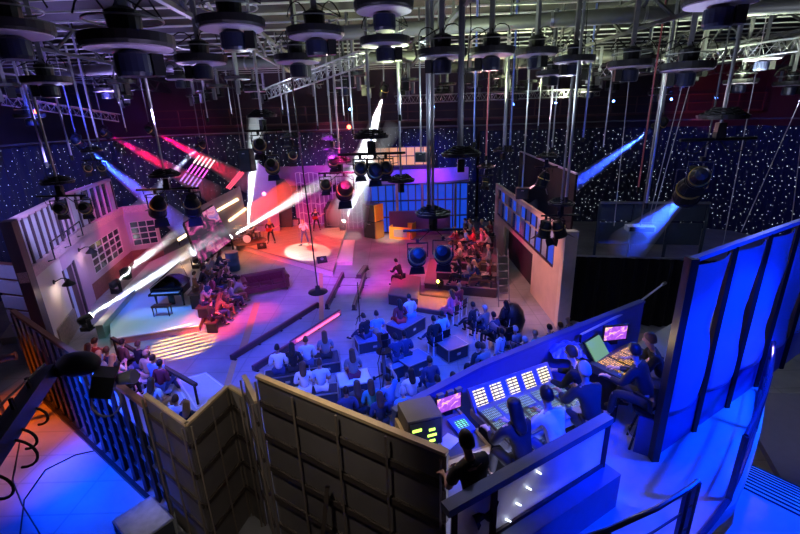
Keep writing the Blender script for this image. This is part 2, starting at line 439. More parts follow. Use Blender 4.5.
# lantern handrail posts in front of upper storey
t = thing('lantern_frame', 'thin black pipe frame standing over the door of the plaster set', 'pipe frame')
for s in (.3, .62, .92):
    p = A0.lerp(A1, s); d = (A1 - A0).normalized(); n = Vector((d.y, -d.x)) * .35
    MB().tube([(p.x + n.x * .3, p.y + n.y * .3, 3.55), (p.x + n.x, p.y + n.y, 3.6), (p.x + n.x, p.y + n.y, 4.3)], .03, 6).build('post', black, t)
p, q = A0.lerp(A1, .3), A0.lerp(A1, .92)
MB().tube([(p.x + n.x, p.y + n.y, 4.3), (q.x + n.x, q.y + n.y, 4.3)], .03, 6).build('rail', black, t)

# --- tilted video screen
def screen_mat(name, s=1.6, scale=3., c=((.02, .02, .05), (.45, .04, .25), (.9, .3, .45), (.2, .12, .5))):
    m = bpy.data.materials.new(name); m.use_nodes = True; nt = m.node_tree; b = nt.nodes['Principled BSDF']
    tc = nt.nodes.new('ShaderNodeTexCoord'); n = nt.nodes.new('ShaderNodeTexNoise'); n.inputs['Scale'].default_value = scale; n.inputs['Detail'].default_value = 5
    n.inputs['Distortion'].default_value = 1.2
    nt.links.new(tc.outputs['Object'], n.inputs['Vector']); cr = nt.nodes.new('ShaderNodeValToRGB'); nt.links.new(n.outputs['Fac'], cr.inputs['Fac'])
    e = cr.color_ramp.elements; e[0].position = .46; e[0].color = (*c[0], 1); e[1].position = .72; e[1].color = (*c[3], 1)
    x = e.new(.54); x.color = (*c[1], 1); x = e.new(.62); x.color = (*c[2], 1)
    b.inputs['Base Color'].default_value = (.01, .01, .01, 1); b.inputs['Roughness'].default_value = .3
    nt.links.new(cr.outputs['Color'], b.inputs['Emission Color']); b.inputs['Emission Strength'].default_value = s
    return m
def slab(pts, th):
    """thick polygon from planar 3d points"""
    pts = [Vector(p) for p in pts]; n = (pts[1] - pts[0]).cross(pts[2] - pts[0]).normalized() * th; k = len(pts)
    return MB().add(pts + [p + n for p in pts], [tuple(range(k))[::-1], tuple(range(k, 2 * k))] + [(i, (i + 1) % k, k + (i + 1) % k, k + i) for i in range(k)])
q = [(200, 264, 25.9), (230, 241, 28.3), (213, 206, 28.6), (184, 224, 26.2)]
q = [Yp(*v) for v in q]
n = (q[1] - q[0]).cross(q[2] - q[0]).normalized()
if n.y > 0: n = -n
t = thing('video_screen', 'tilted video screen showing a blurred pink and purple picture beside the drums', 'screen')
slab(q, .12).build('screen_panel', screen_mat('screen_show_picture', .8, 1.3), t)
for i in range(4):
    MB().beam(q[i], q[(i + 1) % 4], .14, .16).build('bezel', black, t)
for a, y0 in ((q[0], 0), (q[1], 0)):
    MB().beam((a.x, a.y + .3, .3), (a.x, a.y + .3, max(a.z, .8)), .1).build('leg', black, t)
# --- slanted grey flat with two warm tubes
q = [Yp(247, 232, 31.5), Yp(243, 188, 33.5), Yp(186, 224, 31), Yp(196, 250, 29.5)]
q = [Yp(250, 234, 32), Yp(240, 186, 32.3), Yp(196, 208, 31), Yp(206, 250, 30.5)]
t = thing('slanted_flat', 'leaning grey scenic flat with two warm light tubes behind the drummer', 'set wall')
nn = (q[1] - q[0]).cross(q[2] - q[0]).normalized()
slab(q, .08 if nn.y > 0 else -.08).build('flat_panel', mat('taupe_paint', (.35, .28, .28), .6), t)
def on_plane(x, y, q, off):
    n = (q[1] - q[0]).cross(q[2] - q[0]).normalized()
    if n.y > 0: n = -n
    o = Vector((0, 0, CAM_H)); d = ray(x, y); tt = (q[0] + n * off - o).dot(n) / d.dot(n)
    return o + d * tt
warmt = emi('warm_tube_glow', (1, .72, .35), 4.5)
for a, b in (((215, 212), (238, 199)), ((229, 221), (246, 208.5))):
    MB().tube([on_plane(*a, q, .1), on_plane(*b, q, .1)], .09, 8).build('light_tube', warmt, t)
MB().beam(on_plane(248, 235, q, -.5), on_plane(206, 252, q, -.5), .1).build('foot_bar', black, t)
q3 = [on_plane(178, 240, q, .1), on_plane(197, 228, q, .1)]
t = thing('light_tube', 'single warm glowing tube standing left of the video screen', 'light tube')
MB().tube(q3, .1, 8).build('glass_tube', warmt, t)
MB().tube([q3[0] + Vector((0, .1, 0)), Vector((q3[0].x, q3[0].y + .1, .36))], .03, 6).build('stand', black, t)
# --- purple six-sided flat
ph = [Yp(*v, 33.5) for v in [(251, 224), (247, 178), (258, 163), (275, 176), (279, 222)]]
t = thing('hexagonal_flat', 'tall purple gabled flat standing behind the drum kit', 'set wall')
for p_ in ph[:1] + ph[-1:]: p_.z = .4
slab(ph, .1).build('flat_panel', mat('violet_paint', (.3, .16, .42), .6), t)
MB().ball(Yp(264, 194, 33.3), .16).build('star_lamp', emi('pink_star', (1, .3, .6), 3), t)
pc = [Yp(*v, 34.6) for v in [(277, 223), (276, 178), (284, 179), (291, 187), (292, 222)]]
t = thing('hexagonal_flat', 'dark star-speckled gabled flat right of the purple one', 'set wall')
for p_ in pc[:1] + pc[-1:]: p_.z = .4
slab(pc, .1).build('flat_panel', mat('charcoal_cloth', (.05, .055, .07), .8), t)
# --- lit stripe panels
def stripes(corners, n, colfn, label, nrow=2):
    tl, tr, br, bl = [Vector(c) for c in corners]
    t = thing('striped_light_panel', label, 'light panel')
    nn = (tr - tl).cross(bl - tl).normalized()
    if nn.y > 0: nn = -nn
    bk = [c - nn * .12 for c in (bl, br, tr, tl)]
    slab(bk, .04).build('backing', black, t)
    for j in range(nrow):
        for i in range(n):
            u = (i + .5) / n; a = tl.lerp(tr, u); b = bl.lerp(br, u)
            p0, p1 = a.lerp(b, j / nrow + .03), a.lerp(b, (j + 1) / nrow - .03)
            MB().beam(p0, p1, (tr - tl).length / n * .5, .06).build('light_bar', colfn(i, j), t)
    MB().tube([tl.lerp(tr, .5) + Vector((0, .3, -.1)), tl.lerp(tr, .5) + Vector((0, .3, 12.0 - tl.z))], .02, 6).build('suspension_wire', greym, t)
    return t
sc = [emi('stripe_white_pink', (1, .75, .8), 2.2), emi('stripe_magenta', (.85, .1, .7), 1.8), emi('stripe_blue', (.25, .25, 1), 2.), emi('stripe_red', (1, .08, .15), 2.)]
stripes([Yp(198, 154, 33), Yp(217, 160, 33), Yp(197, 189, 33), Yp(178, 181, 33)], 5, lambda i, j: sc[0] if j == 0 else (sc[1] if j == 1 else sc[2]), 'hanging slanted panel of white, pink and blue glowing stripes', 3)
stripes([Yp(241, 169, 33), Yp(245, 173, 33), Yp(230, 190, 33), Yp(225, 188, 33)], 3, lambda i, j: sc[3], 'small hanging panel of red glowing stripes left of the purple flat', 1)
# --- metal cage gantry behind guitarists
t = thing('cage_screen', 'curved white pipe lattice screen lit purple behind the guitarists', 'lattice screen')
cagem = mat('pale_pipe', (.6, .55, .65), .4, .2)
pts = [(-8.0 + .36 * i, 35.2 - .5 * math.sin(i / 17 * math.pi)) for i in range(18)]
for i, (x, y) in enumerate(pts):
    mb = MB(); mb.tube([(x, y, .02), (x, y, 4.6)], .035, 6); mb.build('upright', cagem, t)
for z in (.6, 1.4, 2.2, 3.0, 3.8, 4.6):
    MB().tube([(x, y, z + .08 * math.sin(i * 2.3)) for i, (x, y) in enumerate(pts)], .03, 6).build('crossbar', cagem, t)
# pink-lit backing flat
t = thing('backing_flat', 'plain flat lit purple and pink behind the lattice screen', 'set wall')
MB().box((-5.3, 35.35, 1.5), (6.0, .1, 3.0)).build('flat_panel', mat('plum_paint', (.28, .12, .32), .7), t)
# black gabled cabinet
c = P(333, 228, .4)
t = thing('arched_cabinet', 'black speckled gabled cabinet standing at the stage back', 'cabinet', (c.x, c.y + .5, .4))
MB().add(*(lambda w, h, d: ([(-w, -d, 0), (w, -d, 0), (w * .95, -d, h * .7), (w * .4, -d, h), (-w * .4, -d, h), (-w * .95, -d, h * .7), (-w, d, 0), (w, d, 0), (w * .95, d, h * .7), (w * .4, d, h), (-w * .4, d, h), (-w * .95, d, h * .7)],
    [(0, 1, 2, 3, 4, 5), (11, 10, 9, 8, 7, 6), (0, 6, 7, 1), (1, 7, 8, 2), (2, 8, 9, 3), (3, 9, 10, 4), (4, 10, 11, 5), (5, 11, 6, 0)]))(.68, 2.1, .4)).build('body', mat('dark_sparkle', (.02, .02, .03), .3), t)
mb = MB()
mb.beam((-.45, -.42, .2), (-.45, -.42, 1.45), .03).beam((.45, -.42, .2), (.45, -.42, 1.45), .03).beam((-.45, -.42, .2), (.45, -.42, .2), .03).beam((-.45, -.42, 1.45), (.45, -.42, 1.45), .03)
mb.build('door_frame', greym, t)
# --- back building right of centre: blue windows, purple band, orange windows
t = thing('set_building', 'set facade with blue lit windows, purple band and orange windows above', 'set wall')
bluelit = emi('blue_lit_glass', (.01, .09, 1), .5)
Yb = 33.2
x0, x1, xs = -2.6, 5.3, 2.2
MB().box(((x0 + x1) / 2, Yb + .25, 1.9), (x1 - x0, .1, 3.8)).build('blue_glazing', bluelit, t)
for i in range(15):
    x = x0 + (x1 - x0) * i / 14
    MB().beam((x, Yb + .12, 0), (x, Yb + .12, 3.8), .09).build('mullion', darkf, t)
for z in (.05, 1.25, 2.5, 3.72): MB().beam((x0, Yb + .1, z), (x1, Yb + .1, z), .1).build('transom', darkf, t)
MB().box(((x0 + x1) / 2, Yb, 4.35), (x1 - x0, .35, 1.05)).build('band', mat('violet_band_paint', (.5, .25, .6), .5), t)
MB().box((-1.0, Yb - .1, 5.0), (7.0, .25, .28)).build('cornice', darkf, t)
MB().box((.1, Yb + .3, 5.8), (5.0, .1, 1.3)).build('orange_glazing', emi('orange_window_glow', (.9, .38, .18), .8), t)
for i in range(9):
    x = -2.4 + 5 * i / 8; MB().beam((x, Yb + .18, 5.1), (x, Yb + .18, 6.45), .07).build('mullion', darkf, t)
for z in (5.8, 6.45): MB().beam((-2.4, Yb + .18, z), (2.6, Yb + .18, z), .07).build('transom', darkf, t)
t = thing('backing_flat', 'long flat washed pink and purple above the lattice screen', 'set wall')
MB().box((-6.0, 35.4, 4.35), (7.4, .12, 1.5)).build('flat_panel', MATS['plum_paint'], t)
for x in (-9, -3): MB().beam((x, 35.5, 0), (x, 35.5, 3.6), .1).build('post', black, t)
t = thing('canopy_frame', 'thin dark canopy frame jutting from the blue facade over the crowd', 'canopy')
MB().beam((1.6, 32.9, 3.8), (5.2, 31.8, 4.1), .12).build('edge_beam', greym, t)
for x in (1.8, 4.2): MB().beam((x, 32.7 - (x - 1.6) * .3, 0), (x, 32.7 - (x - 1.6) * .3, 3.9), .16).build('post', mat('brown_post', (.2, .12, .09), .6), t)
# brown hoarding in front of glazing
t = thing('low_hoarding', 'dark purple timber hoarding below the blue windows', 'set wall')
MB().box((1.6, 32.4, .95), (4.6, .1, 1.9)).build('board_panel', mat('plum_boards', (.16, .06, .16), .6), t)
# --- big amplifier stack with yellow side
c = P(378, 239, .0)
t = thing('equipment_tower', 'tall black double cabinet with yellow side panel', 'cabinet', (c.x - .35, c.y + .6, 0), R(-38))
for z in (0, 1.3):
    MB().box((0, 0, z + .63), (1.1, .9, 1.24)).build('cabinet_box', mat('olive_black', (.05, .05, .04), .5), t, bevel=.02)
    MB().box((0, -.47, z + .63), (1.0, .03, 1.12)).build('grille', mat('grille_cloth_black', (.03, .03, .025), .8), t)
    MB().box((0, -.49, z + 1.1), (.3, .03, .05)).build('badge', steel, t)
MB().box((.62, 0, 1.95), (.1, .92, 1.22)).build('side_panel', mat('yellow_paint', (.85, .55, .03), .5), t)
MB().box((.62, 0, .65), (.1, .92, 1.26)).build('side_panel', mat('ochre_paint', (.4, .22, .05), .5), t)
# orange crate
c = P(403, 239, 0)
t = thing('orange_planter', 'yellow and orange open box with raised corner standing at stage right', 'box', (c.x, c.y + .5, 0), R(-18))
for a, d in (((0, -.55, .45), (1.7, .06, .9)), ((0, .55, .5), (1.7, .06, 1.0)), ((-.85, 0, .45), (.06, 1.1, .9)), ((.85, 0, .55), (.06, 1.1, 1.1))):
    MB().box(a, d).build('board_side', mat('orange_paint', (.9, .42, .04), .5), t)
MB().box((0, -.6, .45), (1.0, .04, .55)).build('front_panel', mat('grey_panel', (.35, .36, .32), .5), t)
t = thing('lamp_post', 'reddish wooden post rising from the orange box', 'post', (c.x - .35, c.y + 1.3, 0))
MB().beam((0, 0, 0), (0, 0, 4.1), .2).build('shaft', mat('salmon_wood', (.55, .25, .18), .6), t)
MB().box((0, 0, 4.15), (.5, .5, .08)).build('cap', black, t)
# --- right set wall (light ply with windows)
X0 = 6.55
t = thing('set_wall', 'long pale plywood set wall with high gridded windows on the right', 'set wall')
Wy0, Wy1 = 16.9, 29.4
ply = mat('pale_plywood', (.58, .42, .34), .6, 0, .22, 1.6)
def rw(y0, y1, z0, z1, m, name, x=X0, th=.14): return MB().box((x + th / 2, (y0 + y1) / 2, (z0 + z1) / 2), (th, y1 - y0, z1 - z0)).build(name, m, t)
rw(Wy0, 20.6, 0, 2.3, ply, 'wall_panel'); rw(26.5, Wy1, 0, 2.3, ply, 'wall_panel'); rw(20.6, 26.5, 2.0, 2.3, ply, 'wall_panel')
rw(20.6, 26.5, 0, 2.0, mat('doorway_shade', (.03, .02, .03), .8), 'doorway', X0 + .3)  # near-black sheet stands for the shade inside the opening
rw(Wy0, Wy1, 3.95, 4.2, ply, 'top_rail'); rw(Wy0, Wy0 + .9, 2.3, 3.95, ply, 'wall_panel'); rw(28.6, Wy1, 2.3, 3.95, ply, 'wall_panel')
nW = 12
for i in range(nW):
    y0 = Wy0 + .9 + (28.6 - Wy0 - .9) * i / nW; y1 = Wy0 + .9 + (28.6 - Wy0 - .9) * (i + 1) / nW
    for k_, (z0, z1) in enumerate(((2.3, 3.3), (3.3, 3.95))):
        rw(y0, y1, z0, z1, [bluelit, mat('pale_blue_glass', (.4, .5, .7), .3, 0, .1, 1, 0, .3), winglass][(i * 2 + k_) % 3 if i > 5 else (i + k_) % 2], 'pane', X0 + .06, .03)
    rw(y0 - .04, y0 + .04, 2.3, 3.95, darkf if i < 6 else ply, 'mullion')
rw(Wy0 + .9, 28.6, 3.26, 3.34, ply, 'transom'); rw(Wy0 + .9, 28.6, 2.26, 2.36, darkf, 'sill')
rw(Wy0 - .35, Wy0, 0, 4.2, mat('pale_edge_wood', (.6, .5, .42), .6), 'end_post', X0 - .05, .5)
# tall dark flat behind it
t = thing('masking_flat', 'tall near-black flat standing behind the plywood wall windows', 'masking flat')
slab([Vector((7.9, 19.4, 0)), Vector((8.7, 31.5, 0)), Vector((8.7, 31.5, 6.0)), Vector((7.9, 19.4, 6.0))], -.1).build('flat_panel', mat('plum_black_cloth', (.008, .005, .008), .9), t)
slab([Vector((7.9, 19.4, 6.0)), Vector((8.7, 31.5, 6.0)), Vector((8.7, 31.5, 6.06)), Vector((7.9, 19.4, 6.06))], -.12).build('top_edge', mat('lilac_paint', (.5, .42, .6), .6), t)
# near black drape
t = thing('masking_drape', 'wide black masking drape hanging right of the plywood wall', 'drape')
vs = []; fs = []; n = 90
for i in range(n + 1):
    u = i / n; x = 6.9 + 8.8 * u; y = 17.3 - 1.9 * u + .07 * math.sin(i * 1.4)
    for z in (.02, 2.95): vs.append((x, y, z))
    for z in (.02, 2.95): vs.append((x, y + .04, z))
for i in range(n):
    a, b = i * 4, i * 4 + 4; fs += [(a, b, b + 1, a + 1), (a + 2, a + 3, b + 3, b + 2), (a + 1, b + 1, b + 3, a + 3), (a, a + 2, b + 2, b)]
MB().add(vs, fs).build('cloth', drape, t)
MB().beam((6.9, 17.32, 2.99), (15.7, 15.42, 2.99), .06).build('top_pipe', steel, t)
# dim blue structure behind it
t = thing('scaffold_screen', 'dim blue-lit scaffold with boards behind the black drape', 'scaffold')
sm = mat('blue_grey_boards', (.04, .055, .1), .6)
for i, (x, y) in enumerate(((10.0, 21.5), (11.6, 21.2), (13.2, 20.9), (14.8, 20.6))):
    MB().beam((x, y, 0), (x, y, 4.3), .1).build('upright', sm, t)
    if i < 3:
        for z0, z1 in ((2.2, 3.3), (3.4, 4.2)): MB().prism(wall_poly((x + .08, y), (x + 1.5, y - .28), .05), z0, z1).build('board_panel', sm, t)
MB().beam((10, 21.45, 4.3), (14.8, 20.55, 4.3), .1).build('top_tube', steel, t)
# ------------------------------------------------------------------ band gear
def sofa():
    a, b = P(241, 299), P(287, 290); c = (a + b) / 2; d = b - a; ang = math.atan2(d.y, d.x); L = 2.3
    t = thing('leather_sofa', 'oxblood leather button-back sofa with rolled arms on the open floor', 'sofa', (c.x, c.y + .45, 0), ang)
    MB().box((0, 0, .3), (L, .85, .26)).build('base', leather, t, bevel=.03)
    for i in range(3): MB().box((-.62 + .62 * i, -.06, .47), (.6, .62, .14)).build('seat_cushion', leather, t, bevel=.04, smooth=True)
    bk = MB().box((0, .36, .62), (L, .22, .55)); bk.tube([(-L / 2, .4, .9), (L / 2, .4, .9)], .12, 12)
    for i in range(9):
        for j in range(2): bk.ball((-.9 + .225 * i + j * .11, .24, .6 + .16 * j), .025, 6, 4)
    bk.build('backrest', leather, t)
    for s in (-1, 1):
        MB().box((s * (L / 2 - .1), -.02, .5), (.2, .85, .5)).tube([(s * (L / 2 - .08), -.45, .78), (s * (L / 2 - .08), .4, .82)], .13, 12).build('armrest', leather, t)
        for s2 in (-1, 1): MB().lathe([(.03, 0), (.045, .12), (.04, .17)], 8, (s * (L / 2 - .12), s2 * .34, 0)).build('leg', wood_d, t)
sofa()
c = P(234, 270, .0)
def barrel():
    t = thing('oil_drum', 'blue steel oil drum standing between the sofa and stage', 'drum', (c.x, c.y, 0))
    MB().lathe([(.36, 0), (.38, .02), (.38, .35), (.4, .37), (.4, .4), (.38, .42), (.38, .75), (.4, .77), (.4, .8), (.38, .82), (.38, 1.12), (.36, 1.14)], 24).build('drum_body', mat('blue_drum_paint', (.05, .12, .3), .4), t, smooth=True)
    MB().lathe([(0, 1.13), (.36, 1.13), (.385, 1.17), (.36, 1.19), (0, 1.15)], 24).build('lid', mat('pale_lid', (.4, .38, .45), .4), t)
barrel()
# grand piano
def piano():
    c = P(166, 312, .35)
    t = thing('grand_piano', 'black grand piano with raised lid on the white platform', 'piano', (c.x - .1, c.y + .6, .35), R(4))
    gl = mat('piano_lacquer', (.01, .01, .012), .12)
    # local: keyboard towards -Y(camera), width X 1.5, length 2.1
    out = [(-.75, 0), (.75, 0), (.75, .9), (.62, 1.35), (.35, 1.6), (.1, 1.85), (-.2, 2.1), (-.55, 2.12), (-.75, 1.9)]
    MB().prism(out, .62, .95).build('case', gl, t)
    MB().box((0, -.13, .72), (1.5, .28, .1)).build('key_shelf', gl, t)
    k = MB().box((0, -.13, .785), (1.24, .2, .03)); k.build('keyboard', mat('ivory', (.85, .83, .78), .3), t)
    MB().box((0, -.08, .81), (1.2, .1, .03)).build('black_keys', black, t)
    m = Matrix.Rotation(R(-38), 4, Vector((0, 1, 0)))
    xf = Matrix.Translation((-.75, 0, .97)) @ m @ Matrix.Translation((.75, 0, 0))
    MB().prism(out[:2] + out[2:], 0, .03).build('lid', gl, t, xf=xf)
    MB().tube([(.7, 1.0, .95), (.45, 1.0, 1.85)], .015, 6).build('prop', chrome, t)
    MB().box((0, .15, 1.07), (.7, .02, .22), (R(-15), 0, 0)).build('music_desk', gl, t)
    for x, y in ((-.62, .12), (.62, .12), (-.35, 1.85)):
        MB().lathe([(.05, 0), (.035, .1), (.06, .5), (.08, .62)], 12, (x, y, 0)).build('leg', gl, t)
    MB().box((0, .3, .3), (.25, .1, .62)).build('pedal_lyre', gl, t)
    t = thing('piano_bench', 'black padded bench in front of the grand piano', 'bench', (c.x + .05, c.y - .35, .35))
    MB().box((0, 0, .47), (.8, .36, .1)).build('seat', leather, t, bevel=.03)
    for x in (-.35, .35):
        for y in (-.13, .13): MB().tube([(x, y, 0), (x, y, .43)], [.02, .03], 8).build('leg', black, t)
piano()
# drum kit
def drumkit():
    c = P(247, 241, .4)
    c = c + Vector((.25, -.45, 0)); t = thing('drum_kit', 'dark drum kit with cymbals on a round rug on the stage', 'drum kit', (c.x, c.y + .3, .4))
    sh = mat('drum_shell', (.05, .04, .05), .25); hd = mat('drum_skin', (.6, .6, .62), .5)
    MB().lathe([(0, 0), (1.2, 0), (1.2, .03), (0, .03)], 28).build('rug', mat('brown_rug', (.12, .06, .04), .9), t)
    rx = Matrix.Rotation(R(90), 3, 'X')
    MB().lathe([(.3, -.22), (.3, .22)], 24, (0, -.3, .33), rx).build('bass_drum', sh, t, smooth=False)
    MB().lathe([(.0, .225), (.28, .225), (.28, .235), (0, .235)], 24, (0, -.3, .33), rx).build('drum_head', hd, t)
    for x, y, z, r_, h in ((-.25, -.2, .78, .16, .22), (.22, -.2, .78, .17, .24), (.6, .1, .5, .22, .36), (-.5, .15, .6, .18, .14)):
        d = MB().lathe([(r_, 0), (r_, h)], 18, (x, y, z - h / 2)).build('drum_shell', sh, t)
        MB().lathe([(0, h / 2 + .005), (r_ * .95, h / 2 + .005), (r_ * .95, h / 2 + .015), (0, h / 2 + .015)], 18, (x, y, z)).build('drum_skin', hd, d)
        MB().tube([(x, y, .03), (x, y, z - h / 2)], .015, 6).build('stand', chrome, d)
    for x, y, z, r_ in ((-.8, -.1, 1.05, .22), (.75, -.25, 1.2, .25), (-.45, -.5, 1.3, .22), (.95, .3, 1.1, .26)):
        d = MB().lathe([(0, .03), (.04, .02), (r_, 0), (r_, -.006), (0, .015)], 20, (x, y, z)).build('cymbal', mat('brass', (.7, .5, .2), .25, 1), t)
        MB().tube([(x, y, .03), (x, y, z)], .012, 6).build('stand', chrome, d)
    t = thing('drum_stool', 'round black stool under the drummer', 'stool', (c.x, c.y + 1.0, .4))
    MB().lathe([(0, .42), (.18, .42), (.18, .5), (0, .5)], 16).build('seat', black, t); MB().tube([(0, 0, 0), (0, 0, .42)], .03, 6).build('post', chrome, t)
    MB().lathe([(.22, 0), (.2, .03), (0, .04)], 12).build('base', chrome, t)
    return c
dk = drumkit()
def amp(px, py, z, w, h, d, label, rz=0):
    c = P(px, py, z)
    t = thing('guitar_amplifier', label, 'amplifier', (c.x, c.y + d / 2, z), rz)
    MB().box((0, 0, h / 2), (w, d, h)).build('cabinet', black, t, bevel=.02)
    MB().box((0, -d / 2 - .01, h * .42), (w * .9, .02, h * .7)).build('grille_cloth', mat('silver_cloth', (.25, .25, .27), .6), t)
    MB().box((0, -d / 2 - .015, h * .88), (w * .9, .02, h * .12)).build('control_panel', steel, t)
    for i in range(5): MB().lathe([(.02, 0), (.015, .03)], 8, (-w * .3 + i * w * .15, -d / 2 - .02, h * .88), Matrix.Rotation(R(90), 3, 'X')).build('knob', black, t)
amp(294, 226, .4, .9, .55, .35, 'wide black guitar amplifier on stage left of the singer')
amp(326, 222, .4, .5, .5, .3, 'small amplifier at the back of the stage beside the black cabinet')
amp(263, 225, .4, .6, .7, .4, 'upright amplifier behind the guitarist beside the drum kit')
# floor moving heads
def moving_head(loc, aim, label, name='moving_light', col=(.9, .95, 1), s=1., glow=25, group=None):
    """yoke light resting on its base, its head aimed"""
    loc = Vector(loc); t = thing(name, label, 'spotlight', loc, 0, group)
    MB().box((0, 0, .09), (.42 * s, .36 * s, .18)).build('base', black, t, bevel=.02)
    hc = Vector((0, 0, .52 * s)); d = (Vector(aim) - loc - hc).normalized()
    yaw = math.atan2(d.y, d.x) - math.pi / 2; Rz = Matrix.Rotation(yaw, 4, 'Z')
    yk = MB().box((-.24 * s, 0, .36 * s), (.06, .16, .42 * s)).box((.24 * s, 0, .36 * s), (.06, .16, .42 * s)).box((0, 0, .19), (.5 * s, .18, .05)); yk.build('yoke', black, t, xf=Rz)
    q = d.to_track_quat('Z', 'Y').to_matrix().to_4x4(); xf = Matrix.Translation(hc) @ q
    MB().lathe([(.1 * s, -.28 * s), (.17 * s, -.22 * s), (.19 * s, 0), (.16 * s, .1 * s), (.17 * s, .26 * s), (.15 * s, .27 * s)], 18).build('head', black, t, xf=xf, smooth=True)
    MB().lathe([(0, .275 * s), (.14 * s, .275 * s), (.14 * s, .285 * s), (0, .29 * s)], 18).build('lens', emi('lens_glow_%s' % '_'.join(str(int(c * 9)) for c in col), col, glow), t, xf=xf)
    return loc + hc + d * .32 * s, d
HAZE = {}; BEAM = 4.0
def haze_mat(col, dens):
    k = (col, dens)
    if k in HAZE: return HAZE[k]
    m = bpy.data.materials.new('haze'); m.use_nodes = True; nt = m.node_tree; nt.nodes.remove(nt.nodes['Principled BSDF'])
    v = nt.nodes.new('ShaderNodeVolumeScatter'); v.inputs['Density'].default_value = dens; v.inputs['Color'].default_value = (*col, 1); v.inputs['Anisotropy'].default_value = .0
    nt.links.new(v.outputs[0], nt.nodes['Material Output'].inputs['Volume']); HAZE[k] = m
    return m
def beam_light(src, aim, L, ang, power, col, dens, label):
    """lamp with a cone of haze shaped to imitate its visible beam"""
    src, aim = Vector(src), Vector(aim); d = (aim - src).normalized()
    r0, r1 = .1, .1 + L * math.tan(R(ang / 2))
    q = d.to_track_quat('Z', 'Y').to_matrix().to_4x4(); xf = Matrix.Translation(src) @ q
    L *= 1.25; r1 = .1 + L * math.tan(R(ang / 2))
    prof = [(0, .02), (r0, .02), (r1, L), (0, L)]
    o = MB().lathe(prof, 20).build('haze', haze_mat((1, 1, 1), dens), xf=xf)  # haze exists only inside the beam's cone, shaped to make it visible
    tag(o, label, 'haze', None, 'stuff')
    light('SPOT', src - d * .02, aim, power * BEAM, col, ang * .96, .35, .05)
for (x, y, z, ax, ay, AY, L, ang, pw, lab) in [
    (88, 330, .36, 225, 232, 24, 11, 6, 26000, 'white moving light on the platform edge by the stone wall, aimed across the piano'),
    (117, 293, .35, 190, 222, 30, 8, 5, 14000, 'white moving light on the floor between door and piano'),
    (127, 279, .35, 162, 243, 30, 5, 5, 7000, 'farthest of three floor moving lights along the plaster wall'),
    (229, 246, .4, 330, 178, 32, 10, 7, 50000, 'white moving light at the front of the drums beside the video screen'),
    (249, 233, .4, 254, 150, 33, 6.2, 9, 60000, 'white moving light hidden behind the drummer, aimed up'),
    (343, 230, .4, 384, 145, 30, 7, 7, 50000, 'white moving light beside the black cabinet at stage back right'),
    (305, 223, .4, 325, 178, 34, 5, 9, 22000, 'white moving light at stage back behind the singer'),
    (197, 268, .4, 193, 246, 27, 1.6, 22, 900, 'short bright floor light below the video screen')]:
    p = P(x, y, z); src, d = moving_head(p, Yp(ax, ay, AY), lab, group='moving lights on the stage floor')
    beam_light(src, Yp(ax, ay, AY), L, ang, pw, (.8, .92, 1), .45, 'white beam of haze over the stage, rising from the %s' % lab.replace('white moving light', 'moving light').split(',')[0][:60])
# mic stand
c = P(300, 244, .4)
t = thing('microphone_stand', 'straight microphone stand in front of the singer', 'microphone stand', (c.x + .1, c.y - .35, .4))
MB().lathe([(.15, 0), (.14, .03), (0, .04)], 12).build('base', black, t)
MB().tube([(0, 0, 0), (0, 0, 1.45)], .014, 6).build('pole', chrome, t); MB().ball((0, .02, 1.5), .045, 8, 6).build('microphone', black, t)
# floor monitors on stage edge
for x, y, lab in ((262, 248, 'wedge monitor in front of the guitarist by the drums'), (322, 262, 'wedge monitor at the front corner of the stage')):
    c = P(x, y, .4); t = thing('stage_monitor', lab, 'speaker', (c.x, c.y, .4), R(200))
    MB().add([(-.3, -.2, 0), (.3, -.2, 0), (.3, .25, 0), (-.3, .25, 0), (-.3, -.05, .35), (.3, -.05, .35), (.3, .25, .1), (-.3, .25, .1)], [(0, 3, 2, 1), (4, 5, 6, 7), (0, 1, 5, 4), (1, 2, 6, 5), (2, 3, 7, 6), (3, 0, 4, 7)]).build('cabinet', black, t)
    MB().lathe([(.0, 0), (.1, 0), (.1, .02), (0, .02)], 12, (0, .1, .23), Matrix.Rotation(R(-40), 3, 'X')).build('cone', greym, t)
# round pouf with a red pad left of stage
t = thing('round_cushion', 'grey round pouf with red pad at its foot beneath the video screen', 'pouf', tuple(P(213, 272, .35)))
MB().lathe([(.0, 0), (.5, 0), (.55, .2), (.5, .45), (.3, .55), (0, .57)], 20).build('pouf_body', mat('slate_cloth', (.2, .22, .3), .7), t, smooth=True)
MB().lathe([(0, .02), (.28, .02), (.28, .14), (0, .16)], 14, (.35, -.55, 0)).build('red_pad', mat('red_pad_cover', (.8, .05, .03), .5), t)

# ------------------------------------------------------------------ floor strips and low risers
def low_bar(a, b, w, h, m, label, name='floor_track', feet=True):
    a, b = P(*a), P(*b); c = (a + b) / 2; d = b - a; L = d.length
    t = thing(name, label, 'floor track', (c.x, c.y, 0), math.atan2(d.y, d.x))
    MB().box((0, 0, h / 2 + .04), (L, w, h)).build('beam', m, t)
    MB().box((0, 0, h + .055), (L, w * .5, .03)).build('top_strip', mat('track_strip', (.12, .03, .05), .3), t)
    n = max(2, int(L / 1.2))
    for i in range(n + 1):
        MB().box((-L / 2 + .1 + (L - .2) * i / n, 0, .02), (.08, w * 1.5, .04)).build('foot', black, t)
    return t
low_bar((232, 361), (318, 307), .16, .2, darkfl, 'long dark camera rail lying across the floor left of the seated audience')
low_bar((254, 372), (292, 348), .18, .2, darkfl, 'short dark rail behind the man in white shirt')
tp = low_bar((291, 346), (340, 314), .16, .16, mat('pink_lit_rail', (.8, .2, .25), .4), 'slim rail glowing pink behind the seated couple')
